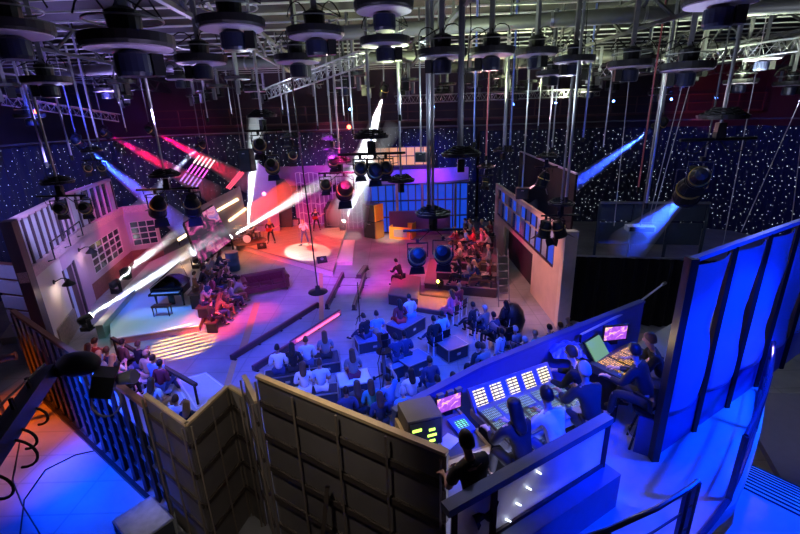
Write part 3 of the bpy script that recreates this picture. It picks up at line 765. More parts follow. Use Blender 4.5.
low_bar((327, 310), (343, 277), .16, .25, darkfl, 'left one of two dark rails running toward the stage centre')
low_bar((354, 311), (365, 278), .16, .25, darkfl, 'right one of two dark rails running toward the stage centre')
low_bar((359, 279), (366, 269), .3, .2, darkfl, 'stubby dark rail just beyond the two centre rails')
t = thing('floor_tube', 'pink glowing tube lying on the slim floor rail', 'light tube')
a, b = P(297, 341, .25), P(339, 314, .25)
MB().tube([a, b], .05, 8).build('glass_tube', emi('pink_tube_glow', (1, .12, .3), 2.2), t)
for a, b, w, lab in (((254, 303), (238, 352), .3, 'tan floor tape strip in front of the sofa'), ((319, 273), (319, 320), .22, 'tan floor tape strip under the hanging round microphone'),
                  ((232, 360), (224, 385), .22, 'tan floor tape strip ending at the wooden wall'), ((320, 285), (368, 286), .06, 'thin dark floor line crossing the two rails'), ((322, 277), (370, 278), .06, 'farther thin dark floor line crossing the rails')):
    a, b = P(*a), P(*b)
    tag(MB().prism(wall_poly(a, b, w), .001, .008).build('floor_tape', mat('tan_tape', (.4, .24, .1), .6) if w > .1 else darkfl), lab, 'tape')
# round microphone disc on rod
c = P(318, 292, 1.2)
t = thing('hanging_pendant', 'black disc weight hanging on a long thin rod above the floor', 'hanging rod', (c.x, c.y, 1.2))
MB().lathe([(.0, .32), (.1, .3), (.12, .12), (.42, .05), (.45, 0), (.4, -.04), (0, -.04)], 20).build('disc', black, t, smooth=True)
MB().tube([(0, 0, .3), (-.25, 0, 10.6)], .03, 6).build('rod', black, t)
# stepped platforms at right with lit steps
for pts, z, lab in (([(388, 294), (418, 299), (421, 277), (394, 272)], .55, 'dark brown block seat at the foot of the blue facade'),
                   ([(418, 293), (452, 297), (453, 288), (420, 285)], .2, 'lowest lit step of the right-hand bleacher'),
                   ([(416, 307), (448, 312), (450, 299), (418, 295)], .25, 'wide low step lit orange before the bleacher'),
                   ([(424, 283), (497, 289), (496, 262), (430, 258)], .5, 'lower tier of the audience bleacher by the plywood wall'),
                   ([(436, 272), (497, 276), (496, 250), (440, 246)], .9, 'middle tier of the audience bleacher by the plywood wall'),
                   ([(450, 262), (497, 265), (496, 236), (452, 232)], 1.3, 'upper tier of the audience bleacher by the plywood wall')):
    riser('bleacher_step', pxy(pts, z), z, mat('bleacher_carpet', (.2, .12, .13), .7), lab, darkfl, {.9: .5, 1.3: .9}.get(z, 0.))
# white frame chairs / ladder by right wall
t = thing('step_ladder', 'grey step ladder leaning by the plywood wall beside the crowd', 'ladder', tuple(P(504, 307, 0)))
for x in (-.25, .25): MB().beam((x, 0, 0), (x, .8, 2.6), .04).build('stile', greym, t)
for i in range(7): MB().beam((-.25, .09 + .1 * i, .3 + .33 * i), (.25, .09 + .1 * i, .3 + .33 * i), .035).build('rung', greym, t)
# star lamp: small yellow fresnel
fr = P(440, 287, .5)
moving_head(fr, fr + Vector((-1, -1, .6)), 'small floor lamp shining yellow on the bleacher step', 'floor_lamp', (1, .8, .1), .6, 10)
# ------------------------------------------------------------------ people
def skin_mesh(name, joints, edges, root, sub=1):
    """joints: {name: (pos, radius or (rx, ry))}; one continuous grown surface"""
    keys = list(joints); me = bpy.data.meshes.new(name + '_skel')
    me.from_pydata([joints[k][0] for k in keys], [(keys.index(a), keys.index(b)) for a, b in edges], [])
    o = bpy.data.objects.new(name + '_skel', me); COL.objects.link(o)
    sk = o.modifiers.new('s', 'SKIN'); sk.use_smooth_shade = True; sk.branch_smoothing = .6
    lay = me.skin_vertices[0].data if me.skin_vertices else None
    if lay is None:
        bm_ = __import__('bmesh').new(); bm_.from_mesh(me); bm_.verts.layers.skin.verify(); bm_.to_mesh(me); bm_.free(); lay = me.skin_vertices[0].data
    for i, k in enumerate(keys):
        r = joints[k][1]; lay[i].radius = r if hasattr(r, '__len__') else (r, r); lay[i].use_root = (k == root)
    if sub:
        ss = o.modifiers.new('d', 'SUBSURF'); ss.levels = sub; ss.render_levels = sub
    dg = bpy.context.evaluated_depsgraph_get(); ev = o.evaluated_get(dg)
    m2 = bpy.data.meshes.new_from_object(ev); m2.name = name
    for p in m2.polygons: p.use_smooth = True
    bpy.data.objects.remove(o); return m2
V3 = Vector
def lerp(a, b, t): return tuple(V3(a).lerp(V3(b), t))
def hand_chain(J, E_, side, wrist, dirv, palm, fine):
    """palm with five fingers; dirv = pointing direction, palm = palm normal"""
    w = V3(wrist); d = V3(dirv).normalized(); n = V3(palm).normalized(); s = d.cross(n).normalized() * side
    J['palm' + str(side)] = (tuple(w + d * .05), (.04, .022)); E_.append(('wr' + str(side), 'palm' + str(side)))
    fl = [(.036, .062), (.014, .074), (-.01, .068), (-.033, .052)]
    for i, (o, l) in enumerate(fl):
        a = w + d * .095 + s * o; b = a + (d * .8 + n * .35).normalized() * l * .55; c = b + (d * .4 + n * .8).normalized() * l * .5
        for q, (p, r) in enumerate(((a, .0105), (b, .0095), (c, .008))):
            J['f%d%d%d' % (side, i, q)] = (tuple(p), r)
        E_ += [('palm' + str(side), 'f%d%d0' % (side, i)), ('f%d%d0' % (side, i), 'f%d%d1' % (side, i)), ('f%d%d1' % (side, i), 'f%d%d2' % (side, i))]
    a = w + d * .03 + s * .04; b = a + (d * .5 + s * .7 + n * .3).normalized() * .04; c = b + (d * .8 + n * .3).normalized() * .028
    for q, (p, r) in enumerate(((a, .013), (b, .011), (c, .009))): J['t%d%d' % (side, q)] = (tuple(p), r)
    E_ += [('wr' + str(side), 't%d0' % side), ('t%d0' % side, 't%d1' % side), ('t%d1' % side, 't%d2' % side)]
def pose_joints(pose):
    """facing +Y, feet on z=0. returns dictionary of joint positions"""
    h = {}
    if pose.startswith('sit') or pose == 'drum':
        hz = .52; hy = 0; lean = .06 if pose != 'sit_lean' else .22
        h['pel'] = (0, hy, hz); h['spine'] = (0, hy + lean * .35, hz + .22); h['chest'] = (0, hy + lean, hz + .42); h['neck'] = (0, hy + lean * 1.15, hz + .56)
        h['head'] = (0, hy + lean * 1.3 + .02, hz + .70); h['crown'] = (0, hy + lean * 1.3 + .01, hz + .80)
        for s in (-1, 1):
            h['hip', s] = (.09 * s, .03, hz - .02); h['knee', s] = (.13 * s, .44, hz - .03); h['ank', s] = (.12 * s, .48, .08); h['toe', s] = (.13 * s, .62, .035)
            h['sho', s] = (.18 * s, hy + lean, hz + .47)
            if pose == 'sit_clap': h['elb', s] = (.24 * s, .12 + lean, hz + .24); h['wr', s] = (.06 * s, .30 + lean, hz + .36); h['hd', s] = ((-.35 * s, .6, .7), (-s, 0, 0))
            elif pose == 'sit_arm': h['elb', s] = (.27 * s, .1, hz + .25 + (.35 if s > 0 else 0)); h['wr', s] = (.2 * s, .2, hz + .1 + (.75 if s > 0 else 0)); h['hd', s] = ((0, .3, 1 if s > 0 else -.3), (0, 1, 0))
            elif pose in ('sit_lean', 'drum'): h['elb', s] = (.24 * s, .1 + lean, hz + .22); h['wr', s] = (.16 * s, .34 + lean, hz + .22); h['hd', s] = ((0, 1, -.1), (0, -.2, -1))
            elif pose == 'sit_cross': h['knee', s] = (.05 * s, .45, hz + (.04 if s > 0 else -.03)); h['ank', s] = ((.12, .50, .08) if s < 0 else (-.16, .62, .30)); h['toe', s] = ((.13, .64, .035) if s < 0 else (-.22, .76, .26)); h['elb', s] = (.25 * s, .02, hz + .2); h['wr', s] = (.08 * s, .26, hz + .08); h['hd', s] = ((-.4 * s, .9, -.1), (0, 0, -1))
            else: h['elb', s] = (.25 * s, .02, hz + .2); h['wr', s] = (.12 * s, .26, hz + .09); h['hd', s] = ((-.2 * s, 1, -.15), (0, 0, -1))
    elif pose == 'ground':
        hz = .13; h['pel'] = (0, 0, hz); h['spine'] = (0, -.02, .34); h['chest'] = (0, .04, .54); h['neck'] = (0, .08, .68); h['head'] = (0, .12, .81); h['crown'] = (0, .11, .91)
        for s in (-1, 1):
            h['hip', s] = (.09 * s, .04, .12); h['knee', s] = (.16 * s, .40, .42); h['ank', s] = (.12 * s, .56, .08); h['toe', s] = (.13 * s, .70, .035)
            h['sho', s] = (.18 * s, .05, .59); h['elb', s] = (.25 * s, .22, .42); h['wr', s] = (.08 * s, .38, .42); h['hd', s] = ((-.6 * s, .8, -.1), (0, 0, -1))
    else:
        ln = {'lean': .25, 'stand_bent': .12}.get(pose, .02)
        h['pel'] = (0, 0, .93); h['spine'] = (0, ln * .35, 1.13); h['chest'] = (0, ln * .9, 1.33); h['neck'] = (0, ln * 1.2, 1.50); h['head'] = (0, ln * 1.5 + .02, 1.64); h['crown'] = (0, ln * 1.6 + .01, 1.74)
        for s in (-1, 1):
            st = .12 if pose in ('sing', 'guitar') else .0
            h['hip', s] = (.09 * s, 0, .9); h['knee', s] = ((.11 + st * .6) * s, .03 + st * .3 * (s > 0), .5); h['ank', s] = ((.12 + st) * s, -.02 + st * .6 * (s > 0), .09); h['toe', s] = ((.14 + st) * s, .13 + st * .6 * (s > 0), .035)
            h['sho', s] = (.19 * s, ln * .95, 1.42)
            if pose == 'sing': h['elb', s] = (.27 * s, .14, 1.2); h['wr', s] = ((.05, .26, 1.42) if s > 0 else (-.34, .25, 1.05)); h['hd', s] = ((-.3 * s, .5, .6), (0, 1, 0))
            elif pose == 'guitar': h['elb', s] = (.3 * s, .05, 1.15); h['wr', s] = ((.08, .26, 1.0) if s > 0 else (-.38, .3, 1.15)); h['hd', s] = ((-.8 * s, .3, 0), (0, -1, 0))
            elif pose in ('lean', 'stand_bent'): h['elb', s] = (.23 * s, ln + .08, 1.12); h['wr', s] = (.1 * s, ln + .3, 1.02); h['hd', s] = ((0, 1, -.1), (0, -.1, -1))
            else: h['elb', s] = (.25 * s, -.03, 1.13); h['wr', s] = (.26 * s, .05, .9); h['hd', s] = ((0, .1, -1), (-s, 0, 0))
    return h
POSES = {}
def build_pose(pose, fem=False):
    key = (pose, fem)
    if key in POSES: return POSES[key]
    h = pose_joints(pose); k = .9 if fem else 1.
    J = {'pel': (h['pel'], (.145, .115)), 'spine': (h['spine'], (.115 * k, .09)), 'chest': (h['chest'], (.145 * k, .105)), 'neckb': (lerp(h['chest'], h['neck'], .75), (.06, .055)),
         'neck': (h['neck'], .05), 'headb': (lerp(h['neck'], h['head'], .55), (.056, .066)), 'head': (h['head'], (.072, .09)), 'crown': (h['crown'], (.056, .07))}
    E_ = [('pel', 'spine'), ('spine', 'chest'), ('chest', 'neckb'), ('neckb', 'neck'), ('neck', 'headb'), ('headb', 'head'), ('head', 'crown')]
    hd = V3(h['head']); nd = hd + V3((0, .085, -.01))
    J['nose'] = (tuple(nd + V3((0, .022, -.01))), .013); J['chin'] = (tuple(hd + V3((0, .06, -.085))), .028)
    E_ += [('head', 'nose'), ('headb', 'chin')]
    for s in (-1, 1):
        J['ear%d' % s] = (tuple(hd + V3((.075 * s, 0, -.01))), (.012, .02)); E_.append(('head', 'ear%d' % s))
        J['sho%d' % s] = (h['sho', s], .062 * k); J['elb%d' % s] = (h['elb', s], .043 * k); J['wr%d' % s] = (h['wr', s], .028)
        J['fa%d' % s] = (lerp(h['elb', s], h['wr', s], .35), .041 * k); J['ua%d' % s] = (lerp(h['sho', s], h['elb', s], .5), .052 * k)
        E_ += [('chest', 'sho%d' % s), ('sho%d' % s, 'ua%d' % s), ('ua%d' % s, 'elb%d' % s), ('elb%d' % s, 'fa%d' % s), ('fa%d' % s, 'wr%d' % s)]
        dv, pn = h['hd', s]; J2 = {}; hand_chain(J, E_, s, h['wr', s], dv, pn, True)
        J['hip%d' % s] = (h['hip', s], .088); J['knee%d' % s] = (h['knee', s], .056); J['calf%d' % s] = (lerp(h['knee', s], h['ank', s], .3), .054); J['ank%d' % s] = (h['ank', s], .036); J['toe%d' % s] = (h['toe', s], (.04, .028))
        E_ += [('pel', 'hip%d' % s), ('hip%d' % s, 'knee%d' % s), ('knee%d' % s, 'calf%d' % s), ('calf%d' % s, 'ank%d' % s), ('ank%d' % s, 'toe%d' % s)]
    body = skin_mesh('person', J, E_, 'pel')
    g = .022
    def sub(names, grow, extra=None, root='pel', ed=None):
        jj = {n: (J[n][0], tuple(r + grow for r in (J[n][1] if hasattr(J[n][1], '__len__') else (J[n][1],) * 2))) for n in names}
        if extra: jj.update(extra)
        ee = [e for e in E_ if e[0] in jj and e[1] in jj] + (ed or []); return skin_mesh('part', jj, ee, root)
    tn = ['pel', 'spine', 'chest', 'neckb'] + ['%s%d' % (q, s) for q in ('sho', 'ua', 'elb') for s in (-1, 1)]
    ex = {'cuff%d' % s: (lerp(h['elb', s], h['wr', s], .85), .04) for s in (-1, 1)}
    long_top = sub(tn, g, ex, ed=[('elb%d' % s, 'cuff%d' % s) for s in (-1, 1)])
    ex = {'cuff%d' % s: (lerp(h['sho', s], h['elb', s], .75), .072 * k) for s in (-1, 1)}; ex['chest'] = (h['chest'], (.145 * k + .035, .15)); ex['spine'] = (h['spine'], (.15, .13))
    short_top = sub(['pel', 'spine', 'chest', 'neckb'] + ['sho%d' % s for s in (-1, 1)] + ['ua%d' % s for s in (-1, 1)], g, ex, ed=[('ua%d' % s, 'cuff%d' % s) for s in (-1, 1)])
    trou = sub(['pel'] + ['%s%d' % (q, s) for q in ('hip', 'knee', 'calf', 'ank') for s in (-1, 1)], .012)
    hp = V3(h['head']); mb = MB()
    # short hair cap: upper back half ellipsoid
    def hair_cap(thick, low):
        m = MB(); n, kk = 14, 8; vs = []
        for i in range(kk + 1):
            for j in range(n):
                a = math.pi * .5 * (1 - i / kk); b = 2 * math.pi * j / n
                front = math.sin(b)
                zz = math.sin(a); rr = math.cos(a)
                dz = -low * (i / kk) ** 2 * (1 - max(0, front)) 
                ry = .094 + thick; rx = .078 + thick
                vs.append(V3((rr * math.cos(b) * rx, rr * math.sin(b) * ry - .012, zz * (.095 + thick) + .025 + dz + (.03 * max(0, front) * (i / kk)))) + hp)
        fs = [(i * n + j, (i + 1) * n + j, (i + 1) * n + (j + 1) % n, i * n + (j + 1) % n) for i in range(kk) for j in range(n)]
        m.add(vs, fs); c = len(m.v); m.add([hp + V3((0, -.03, .0 - low * .5))], [])
        m.f += [(kk * n + j, c, kk * n + (j + 1) % n) for j in range(n)]
        me = bpy.data.meshes.new('hair'); me.from_pydata(m.v, [], m.f); me.validate()
        for p in me.polygons: p.use_smooth = True
        return me
    short = hair_cap(.006, .06)
    nk = V3(h['neck']); lj = {'z': (tuple(hp + V3((0, -.01, .125))), (.03, .03)), 'a': (tuple(hp + V3((0, -.012, .085))), (.075, .085)), 'b': (tuple(hp + V3((0, -.045, -.01))), (.098, .085)), 'c': (tuple(nk + V3((0, -.07, 0))), (.11, .06)), 'd': (tuple(V3(lerp(h['neck'], h['chest'], .6)) + V3((0, -.13, 0))), (.095, .04)), 'e': (tuple(V3(lerp(h['neck'], h['chest'], 1.05)) + V3((0, -.15, 0))), (.05, .02))}
    longh = skin_mesh('hair', lj, [('z', 'a'), ('a', 'b'), ('b', 'c'), ('c', 'd'), ('d', 'e')], 'b', 2)
    shoe = []
    for s in (-1, 1):
        sj = {'a': (tuple(V3(h['ank', s]) + V3((0, -.02, -.035))), (.042, .04)), 'b': (lerp(h['ank', s], h['toe', s], .55), (.05, .04)), 'c': (tuple(V3(h['toe', s]) + V3((0, .03, 0))), (.048, .03))}
        shoe.append(skin_mesh('shoe', sj, [('a', 'b'), ('b', 'c')], 'b'))
    POSES[key] = dict(body=body, long=long_top, short=short_top, trousers=trou, hair_short=short, hair_long=longh, shoes=shoe, h=h)
    return POSES[key]
SKINS = [skin_m, mat('skin_tan', (.38, .21, .15), .55), mat('skin_pale', (.62, .42, .34), .55)]
person_n = 0
def person(pose, loc, rz, label, top='white', bottom='navy', hair='dark', long_hair=False, fem=False, sleeves='long', group=None, s=1., skin=None, parts=True, seat=None):
    """rz: direction faced, 0 = +Y. seat = height of seat above loc.z (figure raised so the hips sit on it)"""
    global person_n
    person_n += 1
    D_ = build_pose(pose, fem); z = loc[2]
    if seat is not None: z = loc[2] + seat - (.40 if pose != 'ground' else .0) * s
    def link(name, me, m, par):
        if not me.materials: me.materials.append(skin_m)
        o = bpy.data.objects.new(name, me); COL.objects.link(o)
        o.material_slots[0].link = 'OBJECT'; o.material_slots[0].material = m
        if par is not None: o.parent = par
        return o
    body = link('person', D_['body'], skin or SKINS[person_n % 3], None)
    body.location = (loc[0], loc[1], z); body.rotation_euler = (0, 0, rz); body.scale = (s, s, s)
    tag(body, label, 'person', group)
    link('trousers', D_['trousers'], cloths[bottom], body)
    link('top', D_['long' if sleeves == 'long' else 'short'], cloths[top], body)
    if hair: link('hair', D_['hair_long' if long_hair else 'hair_short'], hairs[hair], body)
    for sh in D_['shoes']: link('shoe', sh, cloths['black'], body)
    return body
def face(p, q):
    return math.atan2(q[1] - p[1], q[0] - p[0]) - math.pi / 2
STAGE = (-6.5, 29.5)

# seats used by the audience -------------------------------------------------
def flight_case(loc, w, d, h, rz, label, top=None, group=None):
    t = thing('flight_case', label, 'flight case', loc, rz, group)
    MB().box((0, 0, h / 2), (w, d, h)).build('case_body', case_m, t)
    if top: MB().box((0, 0, h + .01), (w * .96, d * .96, .02)).build('lid_panel', top, t)
    mb = MB()
    for sx in (-1, 1):
        for sy in (-1, 1):
            MB().beam((sx * w / 2, sy * d / 2, .02), (sx * w / 2, sy * d / 2, h), .04).build('corner_edge', steel, t)
    for z in (.03, h):
        for s_ in (-1, 1):
            MB().beam((-w / 2, s_ * d / 2, z), (w / 2, s_ * d / 2, z), .035).build('long_edge', steel, t)
            MB().beam((s_ * w / 2, -d / 2, z), (s_ * w / 2, d / 2, z), .035).build('short_edge', steel, t)
    MB().box((0, -d / 2 - .01, h * .55), (.16, .02, .1)).build('latch', chrome, t)
    return t
def chair(loc, rz, label, m=None, group=None):
    t = thing('audience_chair', label, 'chair', loc, rz, group); m = m or white_p
    MB().box((0, 0, .44), (.44, .42, .05)).build('seat', black, t, bevel=.01)
    MB().box((0, -.21, .72), (.42, .03, .28)).build('backrest', black, t, bevel=.01)
    for x in (-.19, .19):
        for y in (-.18, .18):
            MB().beam((x, y, 0), (x, y, .42), .045).build('leg', m, t)
        MB().beam((x, -.2, .42), (x, -.22, .85), .03).build('back_post', m, t)
    return t
def bench(a, b, h, label, m=None, w=.42):
    a, b = V3(a), V3(b); c = (a + b) / 2; d = b - a
    t = thing('audience_bench', label, 'bench', (c.x, c.y, a.z), math.atan2(d.y, d.x))
    L = d.length
    MB().box((0, 0, h - .04), (L, w, .08)).build('seat', m or greym, t)
    for x in (-L / 2 + .15, L / 2 - .15): MB().box((x, 0, (h - .08) / 2), (.08, w * .9, h - .08)).build('leg', black, t)
    return t
# centre floor: pairs on cases, seen from behind. (head px, head py, pose, top, bottom, hair, long, label)
def seated_at(px, py, hz, dz=0.0):
    """ground point of someone whose crown (height hz) is seen at px, py"""
    p = P(px, py, hz); return V3((p.x, p.y, dz))
grp = None
S = 1.12
crown = lambda seat: seat - .40 * S + 1.36 * S
aud = [
 (276, 345, 'sit', 'white', 'navy', 'dark', 0, 'man in white shirt, leftmost on the dark box behind the wooden wall', .5, 'long'),
 (291, 343, 'sit', 'black', 'black', 'dark', 1, 'woman with dark hair in black top beside the man in white shirt', .5, 'long'),
 (305, 337, 'sit', 'pale', 'denim', 'brown', 0, 'man in pale blue shirt right of the black-clad woman by the pink rail', .5, 'long'),
 (324, 331, 'sit', 'grey', 'black', 'brown', 1, 'woman with long brown hair and dark skirt at the end of the pink rail', .45, 'short'),
 (302, 362, 'sit', 'white', 'white', 'brown', 1, 'woman with long hair in white top close behind the wooden wall', .55, 'long'),
 (319, 360, 'sit', 'pale', 'white', 'brown', 0, 'man in pale shirt beside the white-topped woman behind the wooden wall', .55, 'short'),
 (352, 349, 'sit', 'grey', 'maroon', 'brown', 1, 'woman with long hair sitting alone on the white case', .5, 'short'),
 (365, 313, 'sit_cross', 'black', 'navy', 'dark', 0, 'man in dark jacket with leg crossed beside the woman in blue dress', .5, 'long'),
 (377, 311, 'sit', 'blue', 'blue', 'dark', 0, 'woman in blue sleeveless dress on the small case', .5, 'short'),
 (400, 299, 'sit', 'maroon', 'red', 'dark', 1, 'woman with red trousers sitting farthest back on the long case', .6, 'long'),
 (410, 294, 'sit', 'pale', 'blue', 'dark', 0, 'man in pale blue shirt farthest back on the long case', .6, 'long'),
 (435, 316, 'sit_cross', 'black', 'navy', 'dark', 0, 'man in black jacket on the chair with white legs', .5, 'long'),
 (443, 311, 'sit', 'pale', 'navy', 'dark', 0, 'man in light blue shirt right of the black-jacketed man on white chairs', .5, 'long'),
 (396, 334, 'sit', 'navy', 'navy', 'dark', 0, 'man in navy suit in the middle of the blue-lit floor', .5, 'long'),
 (405, 331, 'sit', 'navy', 'black', 'dark', 0, 'dark-haired man right beside the man in navy suit', .5, 'long'),
 (431, 357, 'sit', 'navy', 'navy', 'dark', 0, 'man in navy jacket with back to the front parapet', .55, 'long'),
 (390, 375, 'sit_arm', 'blue', 'denim', 'dark', 0, 'person in blue shirt with one arm raised behind the dark parapet', .5, 'short'),
 (371, 380, 'sit', 'teal', 'black', 'brown', 1, 'long-haired woman in teal just beyond the left end of the parapet', .5, 'long'),
 (346, 388, 'sit', 'navy', 'navy', 'dark', 0, 'person in navy at the left end of the parapet behind the wooden wall', .5, 'long'),
 (357, 381, 'sit', 'brown', 'black', 'brown', 1, 'woman in brown between the navy and teal figures at the parapet', .5, 'long'),
 (404, 388, 'sit', 'blue', 'navy', 'grey', 0, 'grey-haired person in blue close under the parapet', .5, 'long'),
 (412, 369, 'sit_clap', 'white', 'denim', 'dark', 1, 'woman in white clapping in front of the parapet', .5, 'short'),
 (455, 373, 'sit', 'black', 'black', 'dark', 0, 'dark-haired head just over the parapet on the pale bench, right one', .5, 'long'),
 (439, 376, 'sit', 'grey', 'black', 'dark', 0, 'dark-haired head just over the parapet on the pale bench, left one', .5, 'long'),
 (380, 392, 'sit', 'navy', 'black', 'brown', 1, 'woman in navy whose hair shows just over the parapet edge', .5, 'long'),
]
POS = {}
for i, (px, py, pose, top, bot, hr, lg, lab, seat, sl) in enumerate(aud):
    g = seated_at(px, py, crown(seat)); aim = STAGE if i not in (7, 16) else (-9, 22)
    rz = face(g, aim); POS[i] = (g, rz)
    person(pose, g, rz, lab, top, bot, hr, bool(lg), bool(lg) or i == 8, sl, s=S, seat=seat)
def between(*ids):
    c = sum((POS[i][0] for i in ids), V3((0, 0, 0))) / len(ids); return c
def under(ids, w, d, h, label, top=None, rz=None):
    c = between(*ids); r = POS[ids[0]][1] if rz is None else rz
    a, b = POS[ids[0]][0], POS[ids[-1]][0]
    if len(ids) > 1: dd = b - a; r = math.atan2(dd.y, dd.x)
    return flight_case((c.x, c.y, 0), w, d, h, r, label, top)
under([0, 1], 1.5, .55, .5, 'dark flight case under the man in white shirt and woman in black')
under([2], .9, .6, .5, 'dark case under the man in pale shirt by the pink rail')
under([3], .9, .9, .45, 'broad dark case under the woman at the end of the pink rail')
under([4, 5], 1.5, .55, .55, 'flight case hidden below the white-topped couple behind the wooden wall')
under([6], 1.1, .85, .5, 'white-topped flight case under the woman sitting alone', white_p)
under([7, 8], 1.3, .7, .5, 'small flight case with pale top under the woman in blue dress', mat('blue_case_top', (.1, .15, .28), .4))
under([9, 10], 1.5, .9, .6, 'long flight case with metal edges farthest out on the floor', MATS['blue_case_top'])
under([13, 14], 1.3, .7, .5, 'flight case below the man in navy suit mid-floor', MATS['blue_case_top'])
chair(POS[11][0], POS[11][1], 'white-legged chair under the man in black jacket'); chair(POS[12][0], POS[12][1], 'white-legged chair under the man in light blue shirt')
flight_case(tuple(P(452, 356, 0)), .9, .8, .55, R(30), 'empty flight case with metal edges right of the white-legged chairs', MATS['blue_case_top'])
flight_case(tuple(P(414, 372, 0)), 1.0, .8, .6, R(35), 'empty flight case in front of the navy-jacketed man', MATS['blue_case_top'])
a, b = POS[23][0], POS[22][0]
bench(a + (a - b) * .6, b + (b - a) * 1.6, .5, 'pale bench running parallel to the parapet in front of it', mat('grey_bench_top', (.5, .5, .48), .6))
for ids, lab in (([15], 'dark bench under the navy-jacketed man'), ([16], 'dark bench under the person with raised arm'), ([18, 19, 17], 'dark bench under three people at the parapet end'), ([20, 24], 'dark bench under the grey-haired person in blue'), ([21], 'dark bench under the clapping woman')):
    c = between(*ids); r = POS[ids[0]][1]
    a, b = (POS[ids[0]][0], POS[ids[-1]][0]) if len(ids) > 1 else (c - V3((math.cos(r), math.sin(r), 0)) * .3, c + V3((math.cos(r), math.sin(r), 0)) * .3)
    d = (b - a).normalized() * .3; bench(a - d, b + d, .5, lab)
# studio camera on pedestal amid the audience
def studio_camera(loc, rz, label, h=1.3, s=1.):
    t = thing('studio_camera', label, 'camera', loc, rz)
    for i in range(3):
        a = i * 2 * math.pi / 3; MB().tube([(0, 0, .45), (.5 * math.cos(a), .5 * math.sin(a), .06)], .03, 6).build('leg', black, t)
        MB().lathe([(.0, -.03), (.07, -.03), (.07, .03), (0, .03)], 12, (.5 * math.cos(a), .5 * math.sin(a), .07), Matrix.Rotation(R(90), 3, 'Y')).build('wheel', rubber, t)
    MB().tube([(0, 0, .3), (0, 0, h)], .06, 10).build('column', greym, t)
    MB().lathe([(.0, 0), (.25, 0), (.25, .03), (0, .03)], 18, (0, 0, h - .2)).build('steering_ring', black, t)
    MB().box((0, .05, h + .2), (.2, .6, .28)).build('camera_body', black, t, bevel=.02)
    MB().lathe([(.1, 0), (.1, .35), (.13, .45), (.0, .45)], 14, (0, .3, h + .2), Matrix.Rotation(R(-90), 3, 'X')).build('lens', greym, t)
    MB().box((0, -.2, h + .45), (.26, .05, .2)).build('viewfinder', black, t)
    MB().tube([(.12, -.1, h), (.3, -.5, h - .05)], .015, 6).build('pan_handle', black, t)
    mb = MB().tube([(-.1, -.2, h + .1), (-.3, -.3, h - .4), (-.3, -.5, .3), (-.6, -.8, .03)], .015, 6); mb.build('cable', rubber, t)
    return t
studio_camera(tuple(P(385, 385, 0)), R(20), 'black studio camera on wheeled pedestal amid the blue-lit audience', 1.5)
studio_camera(tuple(P(503, 375, 0)), R(25), 'black studio camera half hidden by the crowd at the parapet', 1.4)
# tripod spotlight stand behind the couple
t = thing('light_stand', 'thin light stand rising behind the man in dark jacket', 'stand', tuple(P(360, 322, 0)))
MB().tube([(0, 0, 0), (0, 0, 1.9)], .02, 6).build('pole', black, t)
for i in range(3): MB().tube([(0, 0, .35), (.35 * math.cos(i * 2.1), .35 * math.sin(i * 2.1), .01)], .015, 6).build('leg', black, t)

# left steps crowd on the piano platform edge: three ranks
rngp = random.Random(3)
row_tops = ['black', 'grey', 'brown', 'navy', 'black', 'maroon', 'brown', 'black', 'grey']
# tiered seats
for r_, (a, b, hz) in enumerate((((210, 327), (238, 298), .3), ((203, 319), (230, 288), .55), ((196, 310), (221, 280), .8))):
    A_, B_ = P(*a, .35), P(*b, .35); off = V3((.0, 0, 0))
    bench((A_.x, A_.y, .35 if r_ else 0), (B_.x, B_.y, .35 if r_ else 0), hz + (.0 if r_ else .25), ['front', 'middle', 'rear'][r_] + ' bench of the tiered seats beside the grand piano', darkfl, .5)
    n = 6
    for i in range(n):
        p = A_.lerp(B_, (i + .5) / n)
        base = .35 if r_ else 0.; hh = hz + (.0 if r_ else .25)
        person(['sit', 'sit_lean', 'sit_clap', 'sit_cross'][(i + r_ * 2) % 4], (p.x, p.y, base), face((p.x, p.y), (-2, 26)) + R(-8 + 5 * (i % 3)),
               '%s person from the camera end on the %s bench beside the piano, in %s' % (ORD[i], ['front', 'middle', 'rear'][r_], {'grey': 'grey', 'black': 'black', 'brown': 'brown', 'navy': 'navy', 'maroon': 'maroon'}[row_tops[(i * 2 + r_) % 9]]),
               row_tops[(i * 2 + r_) % 9], ['black', 'navy', 'brown'][(i + r_) % 3], ['dark', 'brown', 'dark'][(i + r_) % 3], (i + r_) % 3 == 1, (i + r_) % 3 == 1, 'long', s=1.05, seat=hh)
